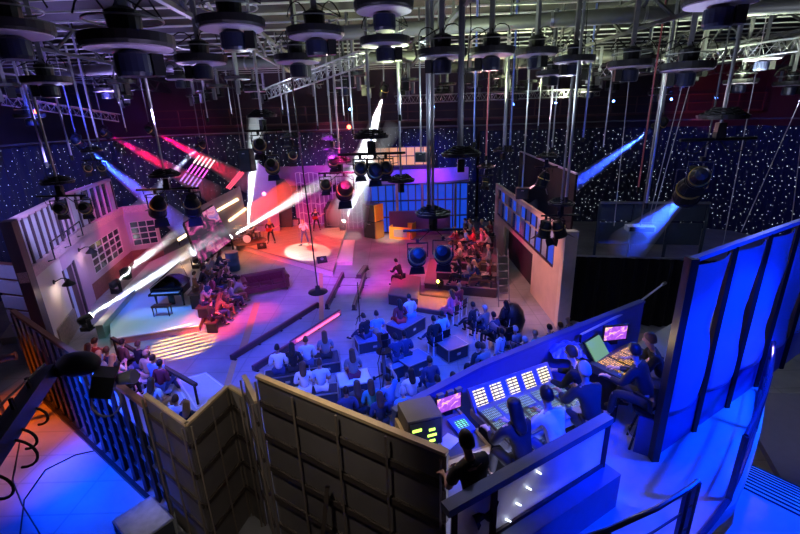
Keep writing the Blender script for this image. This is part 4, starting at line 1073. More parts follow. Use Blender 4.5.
# near-left bleacher inside the set wall: three rows facing the stage
rows = [((128, 342), (190, 384), .25, 1.), ((104, 350), (160, 395), .6, 1.), ((88, 362), (146, 412), 1., 1.)]
tops2 = [['brown', 'black', 'tan', 'blue', 'maroon', 'black'], ['navy', 'white', 'pink', 'red', 'pale', 'white'], ['grey', 'blue', 'maroon', 'white', 'navy', 'tan']]
bl_m = mat('bleacher_grey', (.28, .3, .36), .5)
heads = [[(118, 339), (134, 341), (142, 350), (149, 355), (156, 360)], [(102, 347), (109, 354), (113, 362), (105, 373), (148, 378)], [(94, 351), (84, 343), (90, 338), (172, 396), (184, 401)]]
hm = [.45, .8, 1.15]
rown = ['front', 'middle', 'back']
for r_ in range(3):
    for i, (px, py) in enumerate(heads[r_]):
        seat = .45 + r_ * .35
        if i >= 3 and r_ == 2: seat = .5
        g = seated_at(px, py, crown(seat)); tp_ = tops2[r_][i]
        lab = 'person in %s, %s along the %s row of the left bleacher' % ({'tan': 'tan shorts'}.get(tp_, tp_), ORD[i], rown[r_])
        if (r_, i) == (2, 3): lab = 'red-lit dark-haired man sitting just behind the wooden wall corner'
        if (r_, i) == (2, 4): lab = 'dark-haired person right of the red-lit man behind the wall corner'
        person('sit_cross' if i == 4 and r_ == 0 else ('sit_clap' if i % 2 else 'sit'), g, face(g, (-5, 24)), lab, tp_, ['black', 'denim', 'tan'][(i + r_) % 3], ['dark', 'brown', 'blond', 'dark'][(i + r_) % 4], i % 3 == 1 and r_ > 0, i % 3 == 1, 'short' if r_ == 1 else 'long', s=1.1, seat=seat)
        bench(g + V3((-.26, -.1, 0)), g + V3((.26, .1, 0)), seat - .02, 'grey seat block under the %s' % ' '.join(lab.replace('person in', 'one in').replace(' of the left bleacher', '').split()[:11]), bl_m, .4)
# white frame walkway of the left bleacher (deck with pale outline)
for pts, z, lab in (([(140, 402), (196, 412), (176, 380), (122, 372)], .12, 'pale deck square nearest the wooden wall corner'), ([(196, 412), (232, 392), (206, 372), (176, 380)], .14, 'deck square right of the pale one behind the wall corner')):
    t = riser('bleacher_deck', pxy(pts, z), z, mat('deck_blue_grey', (.5, .52, .56), .4), lab, darkfl)
    pp = pxy(pts, z); c = (sum(p[0] for p in pp) / 4, sum(p[1] for p in pp) / 4); mb = MB()
    pp = [(c[0] + (p[0] - c[0]) * .88, c[1] + (p[1] - c[1]) * .88, z + .012) for p in pp]
    for i in range(4): mb.beam(pp[i], pp[(i + 1) % 4], .05, .015)
    mb.build('white_outline', white_p, t)
t = thing('handrail', 'dark inclined handrail between the two front rows of the left bleacher', 'handrail')
a, b = P(112, 338, .9), P(196, 385, .9)
MB().beam(a, b, .12, .1).build('top_rail', wood_d, t)
for q in (0.02, .33, .66, .98):
    c = a.lerp(b, q); MB().beam((c.x, c.y, 0), (c.x, c.y, .9), .06).build('post', black, t)

# right-hand bleacher crowd
rr = random.Random(11)
tr = ['black', 'red', 'grey', 'pink', 'navy', 'tan', 'maroon', 'black', 'blue']
for r_, (z, a, b, n) in enumerate(((.5, (455, 285), (494, 287), 4), (.9, (447, 266), (494, 271), 5), (1.3, (455, 250), (494, 254), 5), (1.3, (462, 240), (495, 243), 4))):
    A_, B_ = P(*a, z), P(*b, z)
    bench((A_.x, A_.y, z), (B_.x, B_.y, z), .42, 'low bench on the %s tier by the plywood wall' % ['lower', 'middle', 'upper front', 'upper rear'][r_], darkfl, .38)
    for i in range(n):
        p = A_.lerp(B_, (i + .5) / n)
        person(['sit_clap', 'sit', 'sit_lean', 'sit_cross'][(i * 3 + r_) % 4], (p.x, p.y, z), face((p.x, p.y), (-6, 24)) + R(rr.uniform(-15, 15)),
               '%s person from the left on the %s tier by the plywood wall, in %s' % (ORD[i], ['lower', 'middle', 'upper front', 'upper rear'][r_], tr[(i * 2 + r_ * 3) % 9]),
               tr[(i * 2 + r_ * 3) % 9], ['black', 'navy', 'brown'][(i + r_) % 3], ['dark', 'brown', 'blond'][(i + r_) % 3], (i + r_) % 2 == 0, (i + r_) % 2 == 0, 'short' if i % 2 else 'long', s=1.05, seat=.42)
# people along the lower right
for (px, py, pose, top, bot, hr, lg, lab) in [
    (453, 289, 'sit', 'pink', 'pink', 'brown', 1, 'woman in pink trousers at the left end of the lower right seats'),
    (461, 283, 'sit_clap', 'maroon', 'pink', 'blond', 0, 'person in magenta beside the woman in pink trousers'),
    (475, 302, 'sit_cross', 'black', 'black', 'dark', 0, 'man in black with leg out on the white-legged seats by the steps'),
    (487, 305, 'sit_clap', 'grey', 'navy', 'grey', 0, 'person with pale cap among the dark crowd by the ladder'),
    (496, 312, 'sit', 'navy', 'black', 'dark', 0, 'dark-haired person in navy right of the pale cap'),
    (503, 329, 'stand', 'white', 'white', 'dark', 0, 'person in white trousers standing in the dark crowd by the ladder'),
    (480, 343, 'sit', 'black', 'black', 'dark', 0, 'leftmost of the crouching camera crew before the parapet'),
    (490, 346, 'sit_lean', 'grey', 'black', 'brown', 0, 'second of the crouching camera crew before the parapet'),
    (518, 326, 'sit', 'grey', 'navy', 'grey', 0, 'grey-haired person in the round-backed seat by the plywood wall'),
    (528, 337, 'sit', 'red', 'black', 'grey', 0, 'grey-haired person in red just over the parapet'),
    (538, 330, 'sit', 'teal', 'black', 'blond', 0, 'fair-haired person in teal just over the parapet'),
    (541, 342, 'sit', 'pale', 'navy', 'grey', 0, 'person in pale blue with grey hair closest to the parapet'),
    (551, 325, 'stand', 'black', 'black', 'dark', 0, 'dark-haired person in black suit before the black drape'),
    (562, 323, 'stand', 'maroon', 'black', 'brown', 0, 'brown-haired person between the black suit and the bald man'),
    (570, 317, 'stand', 'black', 'black', None, 0, 'bald man in black standing farthest right before the drape'),
    (516, 343, 'sit_clap', 'blue', 'navy', 'brown', 1, 'long-haired woman in blue beside the hidden camera at the parapet'),
    (401, 259, 'sit_lean', 'black', 'black', 'dark', 0, 'man in black bending forward on the dark block seat'),
    (508, 300, 'sit', 'black', 'black', 'dark', 1, 'long-haired person in black nearest the step ladder')]:
    hgt = 1.74 * 1.08 if pose == 'stand' else (crown(.5) if px != 401 else crown(.55))
    g = seated_at(px, py, hgt)
    person(pose, g, face(g, (-6, 26)), lab, top, bot, hr, bool(lg), bool(lg), 'long', s=1.08 if pose == 'stand' else S, seat=None if pose == 'stand' else (.55 if px == 401 else .5))
    if pose != 'stand' and px != 401:
        chair(g, face(g, (-6, 26)), 'white-legged chair under the %s' % ' '.join(lab.split()[:9]))
# curved black seat back
c = P(516, 352, 0)
t = thing('egg_chair', 'black round-backed shell seat by the foot of the plywood wall', 'chair', (c.x + .2, c.y + 1.6, 0), 0)
MB().lathe([(.3, 0), (.45, .15), (.55, .6), (.45, 1.0), (.25, 1.25), (0, 1.33)], 20).build('shell', black, t, smooth=True)

# band
def gtr(o_loc, rz, label):
    t = thing('electric_guitar', label, 'guitar', o_loc, rz)
    MB().prism([(-.16, -.14), (-.05, -.1), (.05, -.15), (.2, -.12), (.22, .02), (.17, .14), (.04, .09), (-.06, .13), (-.2, .1), (-.22, 0)], -.025, .025).build('guitar_body', mat('red_lacquer', (.25, .02, .02), .2), t, xf=Matrix.Rotation(R(90), 4, 'X'))
    MB().beam((-.15, 0, 0), (-.75, 0, .28), .05, .03).build('neck', wood_l, t)
    MB().beam((-.75, 0, .28), (-.9, 0, .34), .09, .03).build('headstock', wood_d, t)
for px, py, pose, top, bot, hr, lg, lab, rz in [
    (305, 244, 'sing', 'white', 'denim', 'blond', 1, 'singer in white top and torn jeans at the centre of the stage', R(195)),
    (317, 230, 'guitar', 'black', 'black', 'dark', 1, 'guitarist in black right of the singer', R(190)),
    (272, 243, 'guitar', 'black', 'black', 'blond', 1, 'guitarist in black and white beside the drum kit', R(175)),
    (304, 223, 'stand', 'black', 'black', 'dark', 0, 'musician in black standing behind the singer', R(185))]:
    c = P(px, py, .4)
    person(pose, (c.x, c.y, .4), rz, lab, top, bot, hr, bool(lg), bool(lg), 'long', s=1.)
    if pose == 'guitar': gtr((c.x + .0, c.y - .32, 1.45), rz, 'electric guitar held by the %s' % lab)
person('drum', (dk.x, dk.y + 1.0, .4), R(180), 'drummer in black seated behind the drum kit', 'black', 'black', 'dark', False, False, 'short', s=1., seat=.5)
# ------------------------------------------------------------------ mixing platform
PZ = 3.9
deckm = mat('deck_vinyl', (.42, .43, .45), .35, 0, .08, 1.2)
W3a, W3b = V3((-2.25, 5.85)), V3((.47, 4.1))
RL = [P(*q_, 4.9).xy for q_ in ((746, 436), (756, 415), (764, 395), (770, 375), (773, 358), (774, 342))]
deck = [(.47, 4.1), (.38, 3.2), (.2, 2.3), (1.6, 2.5), (2.5, 2.95), (3.3, 3.75), (3.9, 4.12)] + [(p_.x + .06, p_.y - .05) for p_ in RL] + [(8.2, 9.6), (7.6, 10.1), (5.1, 8.4), (2.75, 6.72), (-.5, 4.9), (-.35, 4.65)]
struct('floor_platform', MB().prism(deck, PZ - .22, PZ), deckm)
t = thing('platform_scaffold', 'dark steel scaffold legs carrying the mixing platform', 'scaffold')
for x, y in ((.6, 3.6), (.4, 4.9), (2.6, 3.4), (2.7, 6.3), (4.4, 5.0), (6.0, 8.8), (6.8, 8.2), (4.5, 7.4)):
    MB().tube([(x, y, 0), (x, y, PZ - .22)], .04, 8).build('leg', steel, t)
blue_flat = mat('parapet_paint', (.06, .08, .3), .5)
def parapet(pts, z0, z1, th, name, label, m, capm, cap=.05):
    t = thing(name, label, 'parapet')
    for i in range(len(pts) - 1):
        MB().prism(wall_poly(pts[i], pts[i + 1], th), z0, z1).build('panel', m, t)
        p, q = V3(pts[i]), V3(pts[i + 1]); d = (q - p).normalized(); n = V3((-d.y, d.x)) * .02
        MB().prism(wall_poly(p - n, q - n, th + .04), z1, z1 + cap).build('cap_rail', capm, t)
    return t
parapet([(-.12, 4.9), (1.2, 5.93), (2.5, 6.72), (3.72, 7.44), (4.95, 8.18)], 2.4, 4.93, .08, 'platform_parapet', 'long dark-blue parapet along the front of the mixing platform', blue_flat, mat('blue_cap_paint', (.04, .06, .25), .5))
# blue cloth bundle on parapet
t = thing('cloth_bundle', 'crumpled blue plastic cover lying on the platform beside the console', 'cover', tuple(P(568, 352, 4.72)))
mb = MB(); rc = random.Random(5)
vs = []; fs = []; n = 12
for i in range(n):
    for j in range(n):
        u, v = i / (n - 1) * 2 - 1, j / (n - 1) * 2 - 1; e = max(0, 1 - u * u - v * v) ** .5
        vs.append((u * .33, v * .24, e * .14 + rc.uniform(0, .05)))
for i in range(n - 1):
    for j in range(n - 1): fs.append((i * n + j, (i + 1) * n + j, (i + 1) * n + j + 1, i * n + j + 1))
o = MB().add(vs, fs).build('plastic_sheet', mat('blue_plastic', (.08, .15, .6), .3), t)
so = o.modifiers.new('s', 'SOLIDIFY'); so.thickness = .01
# wood walls (scenic back sides)
ww = mat('stained_ply_back', (.13, .11, .095), .65, 0, .3, 1.8)
batten_m = mat('dark_batten', (.05, .035, .025), .7)
def wood_wall(a, b, z1, label, nb=5, posts=3, th=.05, braces=True, rail=True):
    a, b = V3(a), V3(b); d = (b - a).normalized(); n = V3((d.y, -d.x)); L = (b - a).length
    t = thing('wooden_wall', label, 'set wall')
    MB().prism(wall_poly(a, b, th), 0, z1 - .06).build('boarding', ww, t)
    if rail: MB().prism(wall_poly(a + n * .03, b + n * .03, .09), z1 - .05, z1).build('top_rail', wood_rail, t)
    for j in range(nb):
        z = z1 - .5 - (z1 - .6) * j / nb
        MB().prism(wall_poly(a + n * .04, b + n * .04, .04), z - .05, z + .05).build('batten', batten_m, t)
    for i in range(posts + 1):
        p = a + d * (L * i / posts)
        p = p + d * (.04 if i == 0 else (-.04 if i == posts else 0))
        MB().beam((p.x + n.x * .07, p.y + n.y * .07, 0), (p.x + n.x * .07, p.y + n.y * .07, z1 - .07), .028).build('upright', mat('dull_batten', (.17, .13, .095), .6), t)
    if braces:
        for i in range(1):
            p = a + d * (L * .42)
            MB().beam((p.x + n.x * .1, p.y + n.y * .1, z1 - 1.4), (p.x + n.x * 1.0, p.y + n.y * 1.0, .02), .06).build('brace', batten_m, t)
    return t
wood_wall(W3a, W3b, 5.0, 'tall brown wooden wall with battens running up to the mixing platform', 7, 4)
def top_at(px, py, z): p = P(px, py, z); return V3((p.x, p.y))
c1, c2, c3, c4 = top_at(144, 394, 3.5), top_at(186, 424, 3.5), top_at(228, 385, 3.5), top_at(243, 394, 3.5)
wood_wall(c1, c2, 3.5, 'brown wooden wall end facing the camera beside the slatted fence', 4, 2, braces=False)
wood_wall(c2, c3, 3.5, 'short brown wooden wall return between the fence end and the tall wall', 4, 2, braces=False)
wood_wall(c3, c4, 3.5, 'narrow brown wooden panel in the fold beside the tall wall', 4, 1, braces=False)
d_ = top_at(256, 401, 3.9); wood_wall(top_at(243, 375, 3.9), d_, 3.9, 'stepped brown wooden panel left of the tall wall, slightly higher', 4, 1, braces=False)
# slatted fence on the left
f0, f1 = V3((-5.5, 8.0)), V3((-12.7, 13.3))
t = thing('slatted_fence', 'long dark backside of set wall with ribs catching blue light', 'fence')
dd = (f1 - f0).normalized(); nn = V3((-dd.y, dd.x))
if nn.y > 0: nn = -nn
L = (f1 - f0).length
ribm = mat('dark_rib_metal', (.06, .06, .075), .35, .4)
MB().prism(wall_poly(f0 - nn * .08, f1 - nn * .08, .04), 0, 2.0).build('backing_board', mat('dark_board', (.05, .05, .06), .6), t)
nr = 15
for i in range(nr + 1):
    p = f0 + dd * (L * i / nr)
    MB().beam((p.x + nn.x * .05, p.y + nn.y * .05, 0), (p.x + nn.x * .05, p.y + nn.y * .05, 2.95), .07, .14).build('rib', ribm, t)
    if i < nr:
        q = f0 + dd * (L * (i + 1) / nr)
        for z in (.4, .95, 1.5, 2.0):
            MB().beam((p.x, p.y, z), (q.x, q.y, z + .1), .05).build('cross_strut', steel, t)
        if i % 2 == 0 or i < 4:
            MB().prism(wall_poly(p.lerp(q, .15), p.lerp(q, .85), .03), 2.1, 2.95).build('upper_panel', mat('pale_lilac_panel', (.5, .45, .55), .5), t)
MB().prism(wall_poly(f0 + nn * .1, f1 + nn * .1, -.14 if nn.dot(V3((-dd.y, dd.x))) > 0 else .14), 2.95, 3.05).build('top_rail', mat('red_brown_rail', (.3, .14, .08), .5), t)
MB().beam((f0.x + nn.x * .2, f0.y + nn.y * .2, .06), (f1.x + nn.x * .2, f1.y + nn.y * .2, .06), .1).build('foot_rail', black, t)
# rear parapet with translucent panels
RP0, RP1 = V3((.45, 3.24)), V3((2.47, 4.42))
t = thing('glazed_parapet', 'waist-high parapet with frosted glowing panels behind the console crew', 'parapet')
d = (RP1 - RP0).normalized(); n = V3((d.y, -d.x)); L = (RP1 - RP0).length
MB().prism(wall_poly(RP0, RP1 + d * .08, -.22), PZ, PZ + .52).build('skirt', mat('blue_skirt_paint', (.12, .14, .3), .5), t)
frl = mat('frosted_acrylic', (.75, .75, .8), .3, 0, .06, 1, 0, .45)
for i, (u0, u1) in enumerate(((0.0, .2), (.24, 1.))):
    MB().prism(wall_poly(RP0 + d * (L * u0), RP0 + d * (L * u1), .02), PZ + .56, 5.08).build('frosted_panel', frl, t)
for u in (0, .22, 1.): MB().beam((*(RP0 + d * L * u), PZ + .5), (*(RP0 + d * L * u), 5.1), .06, .06).build('post', darkf, t)
MB().prism(wall_poly(RP0 + n * .05 - d * .1, RP1 + n * .05 + d * .03, .13), 5.08, 5.17).build('top_rail', mat('steel_blue_rail', (.1, .11, .16), .4, .2), t)
MB().prism(wall_poly(RP0 + n * .03, RP1 + n * .03, .08), PZ + .52, PZ + .57).build('bottom_rail', darkf, t)
# streaks reflected on the panel, put in as thin glowing tubes
for u in (.29, .35, .41, .47):
    p = RP0 + d * L * u + n * .03; q = (RP0 + d * L * (u + .03)) + n * .03
    zz = PZ + .6 + (u - .29) * 2.4
    MB().tube([(p.x, p.y, zz + .07), (q.x, q.y, zz)], .008, 6).build('reflected_streak', emi('streak_glow', (.8, .9, 1), 5), t)
# big translucent banners, blue-lit
Bd = V3((3.23, 1.95)).normalized(); B0 = V3((3.61, 5.09)); Bn = V3((Bd.y, -Bd.x))
ban_m = mat('translucent_banner', (.16, .3, .7), .3, 0, .3, .8, .1, .5)  # blue light on the whitish sheets is put into their base colour
t0 = thing('banner_wall', 'row of tall blue-lit translucent curved panels on a solid skirt by the walkway', 'set wall')
pw = 1.06
for i in range(5):
    a = B0 + Bd * (pw * i)
    MB().prism(wall_poly(a, a + Bd * (pw * .96), .1), PZ, PZ + .66).build('skirt', mat('navy_skirt', (.03, .05, .2), .4), t0)
    MB().prism(wall_poly(a - Bn * .02, a + Bd * (pw * .96) - Bn * .02, .14), PZ + .64, PZ + .67).build('ledge', mat('blue_rail_metal', (.2, .3, .7), .4), t0)
    vs = []; fs = []; nz, nx = 26, 8
    for k_ in range(nz + 1):
        z = PZ + .68 + 2.25 * k_ / nz
        wav = .06 * math.sin(k_ / nz * 9 + i * 1.3) + .03 * math.sin(k_ / nz * 21)
        for j in range(nx + 1):
            u = j / nx; w0 = .03 + max(0, wav * .7) if i else .03; w1 = pw - .10 + min(0, wav) - .02
            x = w0 + (w1 - w0) * u; bow = .10 * math.sin(math.pi * u) + .03 * math.sin(k_ / nz * 7 + i)
            p = a + Bd * x + Bn * (bow * .8)
            vs.append((p.x, p.y, z))
    for k_ in range(nz):
        for j in range(nx): q = k_ * (nx + 1) + j; fs.append((q, q + 1, q + nx + 2, q + nx + 1))
    o = MB().add(vs, fs).build('banner_sheet', ban_m, t0, smooth=True)
    so = o.modifiers.new('s', 'SOLIDIFY'); so.thickness = .012
    b = a + Bd * (pw * .97)
    MB().beam((b.x, b.y, PZ + .0), (b.x, b.y, 6.9), .07, .1).build('post', black, t0)
a = B0 - Bd * .06
MB().beam((a.x, a.y, PZ), (a.x, a.y, 6.95), .1, .14).build('end_frame', mat('dark_slate_frame', (.02, .022, .03), .4), t0)
b = B0 + Bd * pw * 5
MB().beam((a.x, a.y, 6.92), (b.x, b.y, 6.92), .08, .06).build('top_rail', mat('blue_rail_metal', (.2, .3, .7), .4), t0)
MB().prism([tuple(a - Bn * .02), tuple(a + Bd * .05 - Bn * .02), tuple(a + Bd * .05 - Bn * .24 - Bd * .1), tuple(a - Bn * .24 - Bd * .1)], PZ, PZ + .62).build('end_plinth', mat('navy_skirt', (.1, .14, .35), .4), t0)
# railings: curved
def railing(pts, label, z=PZ, posts=None, h=1.0, name='curved_railing', mids=2):
    t = thing(name, label, 'railing'); rm = mat('dark_blue_rail', (.06, .07, .12), .35, .5)
    MB().tube([(x, y, z + h) for x, y in pts], .028, 8).build('top_rail', rm, t)
    for j in range(mids): MB().tube([(x, y, z + h * (j + 1) / (mids + 1)) for x, y in pts], .014, 6).build('mid_rail', rm, t)
    for i in (posts or range(len(pts))): MB().beam((*pts[i], z), (*pts[i], z + h), .04, .06).build('post', rm, t)
    MB().tube([(x, y, z + .05) for x, y in pts], .03, 6).build('kick_rail', rm, t)
    return t
railing([(1.2, 2.92), (1.9, 3.12), (2.5, 3.35), (2.95, 3.57), (3.12, 3.67)], 'short dark railing at the bottom of the frame before the stairs', posts=[1, 3, 4])
railing([tuple(p_) for p_ in RL], 'long curved railing on the outer edge of the blue walkway', posts=[0, 3, 5])
t = thing('edge_rail', 'low dark kick rail along the walkway edge at the stair opening', 'rail')
MB().tube([(3.3, 3.72, PZ + .05), (3.75, 4.03, PZ + .05), (RL[0].x - .06, RL[0].y - .06, PZ + .05)], .035, 6).build('bar', mat('dark_blue_rail', (.06, .07, .12), .35, .5), t)
# steps
t = thing('staircase', 'blue-lit stairs dropping away beside the curved railing', 'stairs')
s0 = P(739, 489, 3.74).xy; s1_ = P(797, 518, 3.74).xy; sw = (s1_ - s0).normalized(); se = P(744, 463, 2.0).xy; sd = (se - s0) / 10
lit = mat('stair_grey', (.4, .42, .46), .4)
land = [(3.4, 3.68), (4.05, 4.1), tuple(s0), tuple(s0 + sw * 1.15), (5.0, 2.9), (4.0, 2.2)]
MB().prism(land, PZ - .3, PZ - .16).build('landing', lit, t)
for i in range(10):
    a = s0 + sd * i; zz = PZ - .16 - .17 * (i + 1)
    MB().prism([tuple(a), tuple(a + sw * 1.15), tuple(a + sw * 1.15 + sd * .96), tuple(a + sd * .96)], zz - .05, zz).build('tread', lit, t)
    q_ = a + sd * .9; MB().prism([tuple(q_), tuple(q_ + sw * 1.15), tuple(q_ + sw * 1.15 + sd * .12), tuple(q_ + sd * .12)], zz - .06, zz + .006).build('tread_gap_strip', black, t)  # black strip stands for the shaded gap behind each tread
for o_ in (-.03, 1.17):
    a = s0 + sw * o_; e = a + sd * 10; MB().add([(a.x, a.y, PZ - .2), (e.x, e.y, PZ - 2.1), (e.x, e.y, PZ - 2.4), (a.x, a.y, PZ - .5), (a.x + .03, a.y, PZ - .2), (e.x + .03, e.y, PZ - 2.1), (e.x + .03, e.y, PZ - 2.4), (a.x + .03, a.y, PZ - .5)], [(0, 1, 2, 3), (7, 6, 5, 4), (0, 4, 5, 1), (1, 5, 6, 2), (2, 6, 7, 3), (3, 7, 4, 0)]).build('stringer', black, t)
struct('floor_side', MB().prism([(6.3, 4.0), (12, 3.0), (14, 9), (8.4, 9.5)], 1.6, 1.75), mat('dark_ramp', (.12, .12, .13), .6))
flight_case((9.9, 7.2, 1.75), 1.6, 1.0, 1.0, R(25), 'large grey covered case right of the curved railing', greym)

# ------------------------------------------------------------------ desks
def keys_material(name, base, cols, sx, sy, s):
    m = bpy.data.materials.new(name); m.use_nodes = True; nt = m.node_tree; b = nt.nodes['Principled BSDF']
    b.inputs['Base Color'].default_value = (*base, 1)
    tc = nt.nodes.new('ShaderNodeTexCoord'); br = nt.nodes.new('ShaderNodeTexBrick'); br.offset = 0; br.inputs['Scale'].default_value = 1
    br.inputs['Brick Width'].default_value = sx; br.inputs['Row Height'].default_value = sy; br.inputs['Mortar Size'].default_value = min(sx, sy) * .22; br.inputs['Bias'].default_value = -.1
    br.inputs['Color1'].default_value = (*cols[0], 1); br.inputs['Color2'].default_value = (*cols[1], 1); br.inputs['Mortar'].default_value = (0, 0, 0, 1)
    nt.links.new(tc.outputs['Object'], br.inputs['Vector']); nt.links.new(br.outputs['Color'], b.inputs['Emission Color']); b.inputs['Emission Strength'].default_value = s
    return m
meter_m = keys_material('meter_display', (.02, .02, .02), ((1, .85, .5), (.9, .8, .55)), .09, .025, 1.5)
key_m = keys_material('console_keys', (.05, .05, .06), ((.15, .3, .5), (.4, .55, .6)), .025, .045, .9)
warm_keys = keys_material('warm_console_keys', (.02, .015, .01), ((1, .5, .08), (.12, .05, .01)), .045, .03, 1.6)
desk_m = mat('console_grey', (.25, .28, .36), .4)
a, b = P(470, 402, 4.85), P(549, 374, 4.85)
ang = math.atan2(b.y - a.y, b.x - a.x); Lc = (b - a).length; c = (a + b) / 2
t = thing('mixing_console', 'wide sound mixing console with five lit meter panels', 'mixing console', (c.x, c.y, PZ), ang)
CW = Lc
MB().box((0, -.42, .78), (CW, .84, .12)).build('desk_frame', desk_m, t, bevel=.015)
MB().box((0, -.46, .87), (CW * .97, .74, .05), (R(4), 0, 0)).build('control_surface', mat('console_dark', (.16, .18, .22), .4), t)
xf = Matrix.Translation((0, -.02, .98)) @ Matrix.Rotation(R(-35), 4, 'X')
br_ = MB().box((0, 0, 0), (CW, .06, .34)).build('meter_bridge', mat('blue_console_paint', (.12, .16, .4), .4), t, xf=xf)
for i in range(5):
    x = -CW * .4 + CW * .2 * i
    MB().box((x, -.035, 0), (CW * .13, .01, .24)).build('meter_panel', meter_m, t, xf=xf)
for i in range(5):
    x = -CW * .4 + CW * .2 * i
    for j, (y, dp) in enumerate(((-.3, .2), (-.58, .24))):
        MB().box((x, y, .905 - j * .02), (CW * .16, dp, .01), (R(4), 0, 0)).build('key_bank', key_m, t)
for i in range(26):
    x = -CW * .46 + CW * .92 * i / 25
    MB().box((x, -.66 + .05 * math.sin(i * 1.7), .905), (.014, .035, .03)).build('fader', white_p, t)
for x in (-CW * .42, CW * .42): MB().box((x, -.4, .36), (.06, .6, .72)).build('leg', black, t)
CONS = c
# left desk with monitor
a = P(441, 424, 4.7) + V3((.04, -.22, 0))
t = thing('control_desk', 'angled wooden-edged desk with small screens left of the mixing console', 'desk', (a.x + .1, a.y + .1, PZ), ang - R(4))
MB().box((0, 0, .74), (.56, .85, .06)).build('desk_top', mat('desk_grey', (.14, .14, .16), .4), t)
for x in (-.28, .28): MB().box((x, 0, .73), (.04, .9, .14)).build('wooden_edge', wood_rail, t); MB().box((x, 0, .35), (.04, .7, .66)).build('side_panel', black, t)
MB().box((0, -.44, .73), (.62, .04, .12)).build('wooden_edge', wood_rail, t)
ta = V3((a.x + .1, a.y + .1, PZ))
def loc_of(o, v): return Matrix.Rotation(ang - R(4), 4, 'Z') @ V3(v) + o
m1 = thing('video_monitor', 'small monitor showing the singer in purple light left of the mixing console', 'monitor', loc_of(ta, (.12, .34, .77)), ang + R(0))
scr = screen_mat('monitor_show_picture', 1.5, 9., ((.25, .05, .5), (.4, .1, .7), (1, .5, .2), (.9, .75, .6)))
MB().box((0, 0, .2), (.42, .04, .27)).build('bezel', black, m1); MB().box((0, -.022, .2), (.38, .006, .23)).build('screen_panel', scr, m1)
MB().box((0, .03, .04), (.12, .1, .08)).build('stand', black, m1)
for x in (-.14, .02, .16): MB().box((x, -.01, .365), (.1, .06, .05)).build('lamp_clip', greym, m1)
m2 = thing('touch_tablet', 'blue-cased tablet with green buttons lying on the left desk', 'tablet', loc_of(ta, (.14, .0, .79)), ang)
MB().box((0, 0, .03), (.26, .3, .05), (R(8), 0, 0)).build('tablet_case', mat('blue_plastic', (.08, .15, .6), .3), m2)
MB().box((0, 0, .062), (.16, .14, .006), (R(8), 0, 0)).build('button_area', keys_material('green_buttons', (.01, .02, .05), ((.2, 1, .5), (.3, .7, .9)), .05, .03, 1.2), m2)
tag(MB().box((0, 0, 0), (.24, .2, .006)).build('paper_sheet', white_p, loc=None), 'white paper sheet lying on the left desk before the man', 'paper')
o = bpy.data.objects['paper_sheet']; o.location = loc_of(ta, (-.14, -.16, .785)); o.rotation_euler = (0, 0, ang + .4)
# rack
a = P(415, 411, 5.12) + V3((.06, .05, 0))
t = thing('equipment_rack', 'dark equipment rack with green lights at the left end of the platform', 'rack', (a.x, a.y, PZ), ang - R(8))
MB().box((0, 0, .61), (.46, .42, 1.22)).build('rack_case', mat('rack_top_brown', (.13, .11, .09), .5), t)
MB().box((0, -.215, .75), (.42, .02, .86)).build('rack_front', glassb, t)
for i in range(6): MB().box((.08, -.232, .62 + .085 * i), (.08 if i % 2 else .12, .01, .03)).build('green_light', emi('rack_green', (.55, 1, .1), 2.5), t)
MB().box((-.12, -.232, 1.08), (.12, .01, .035)).build('green_light', emi('rack_green', (.55, 1, .1), 2.5), t)
MB().box((-.26, -.03, .5), (.04, .46, 1.0)).build('wooden_side', wood_rail, t)
# lighting desk right
a, b = P(586, 364, 4.8), P(634, 340, 4.8); ang2 = math.atan2(b.y - a.y, b.x - a.x); c = (a + b) / 2
t = thing('lighting_console', 'lighting desk with warm glowing keys at the right end', 'lighting console', (c.x, c.y, PZ), ang2)
MB().box((0, -.28, .8), (1.15, .62, .14)).build('desk_frame', mat('console_black', (.03, .03, .035), .4), t, bevel=.01)
for x in (-.3, .0, .3): MB().box((x, -.3, .875), (.26, .5, .012)).build('key_bank', warm_keys, t)
for i in range(14): MB().box((-.5 + .07 * i, -.47, .89), (.014, .04, .03)).build('fader', white_p, t)
for x in (-.5, .5): MB().box((x, -.25, .36), (.06, .5, .72)).build('leg', black, t)
ca, cb = math.cos(ang2), math.sin(ang2)
def l2(x, y, z): return (c.x + ca * x - cb * y, c.y + cb * x + ca * y, PZ + z)
m = thing('script_page', 'greenish page holder propped behind the lighting desk', 'page holder', l2(-.25, .1, .87), ang2 + R(6))
MB().box((0, 0, .13), (.42, .02, .34), (R(-38), 0, 0)).build('page', emi('green_page_glow', (.25, .55, .3), .55), m)  # page is given a faint green glow of its own, no lamp
MB().box((0, .03, .12), (.46, .02, .38), (R(-38), 0, 0)).build('backing', black, m)
m = thing('video_monitor', 'monitor showing a lit performer on purple behind the lighting desk', 'monitor', l2(.32, .16, .87), ang2 - R(25))
MB().box((0, 0, .22), (.46, .04, .3)).build('bezel', black, m); MB().box((0, -.022, .22), (.41, .006, .25)).build('screen_panel', scr, m)
MB().box((0, .03, .04), (.12, .1, .08)).build('stand', black, m)
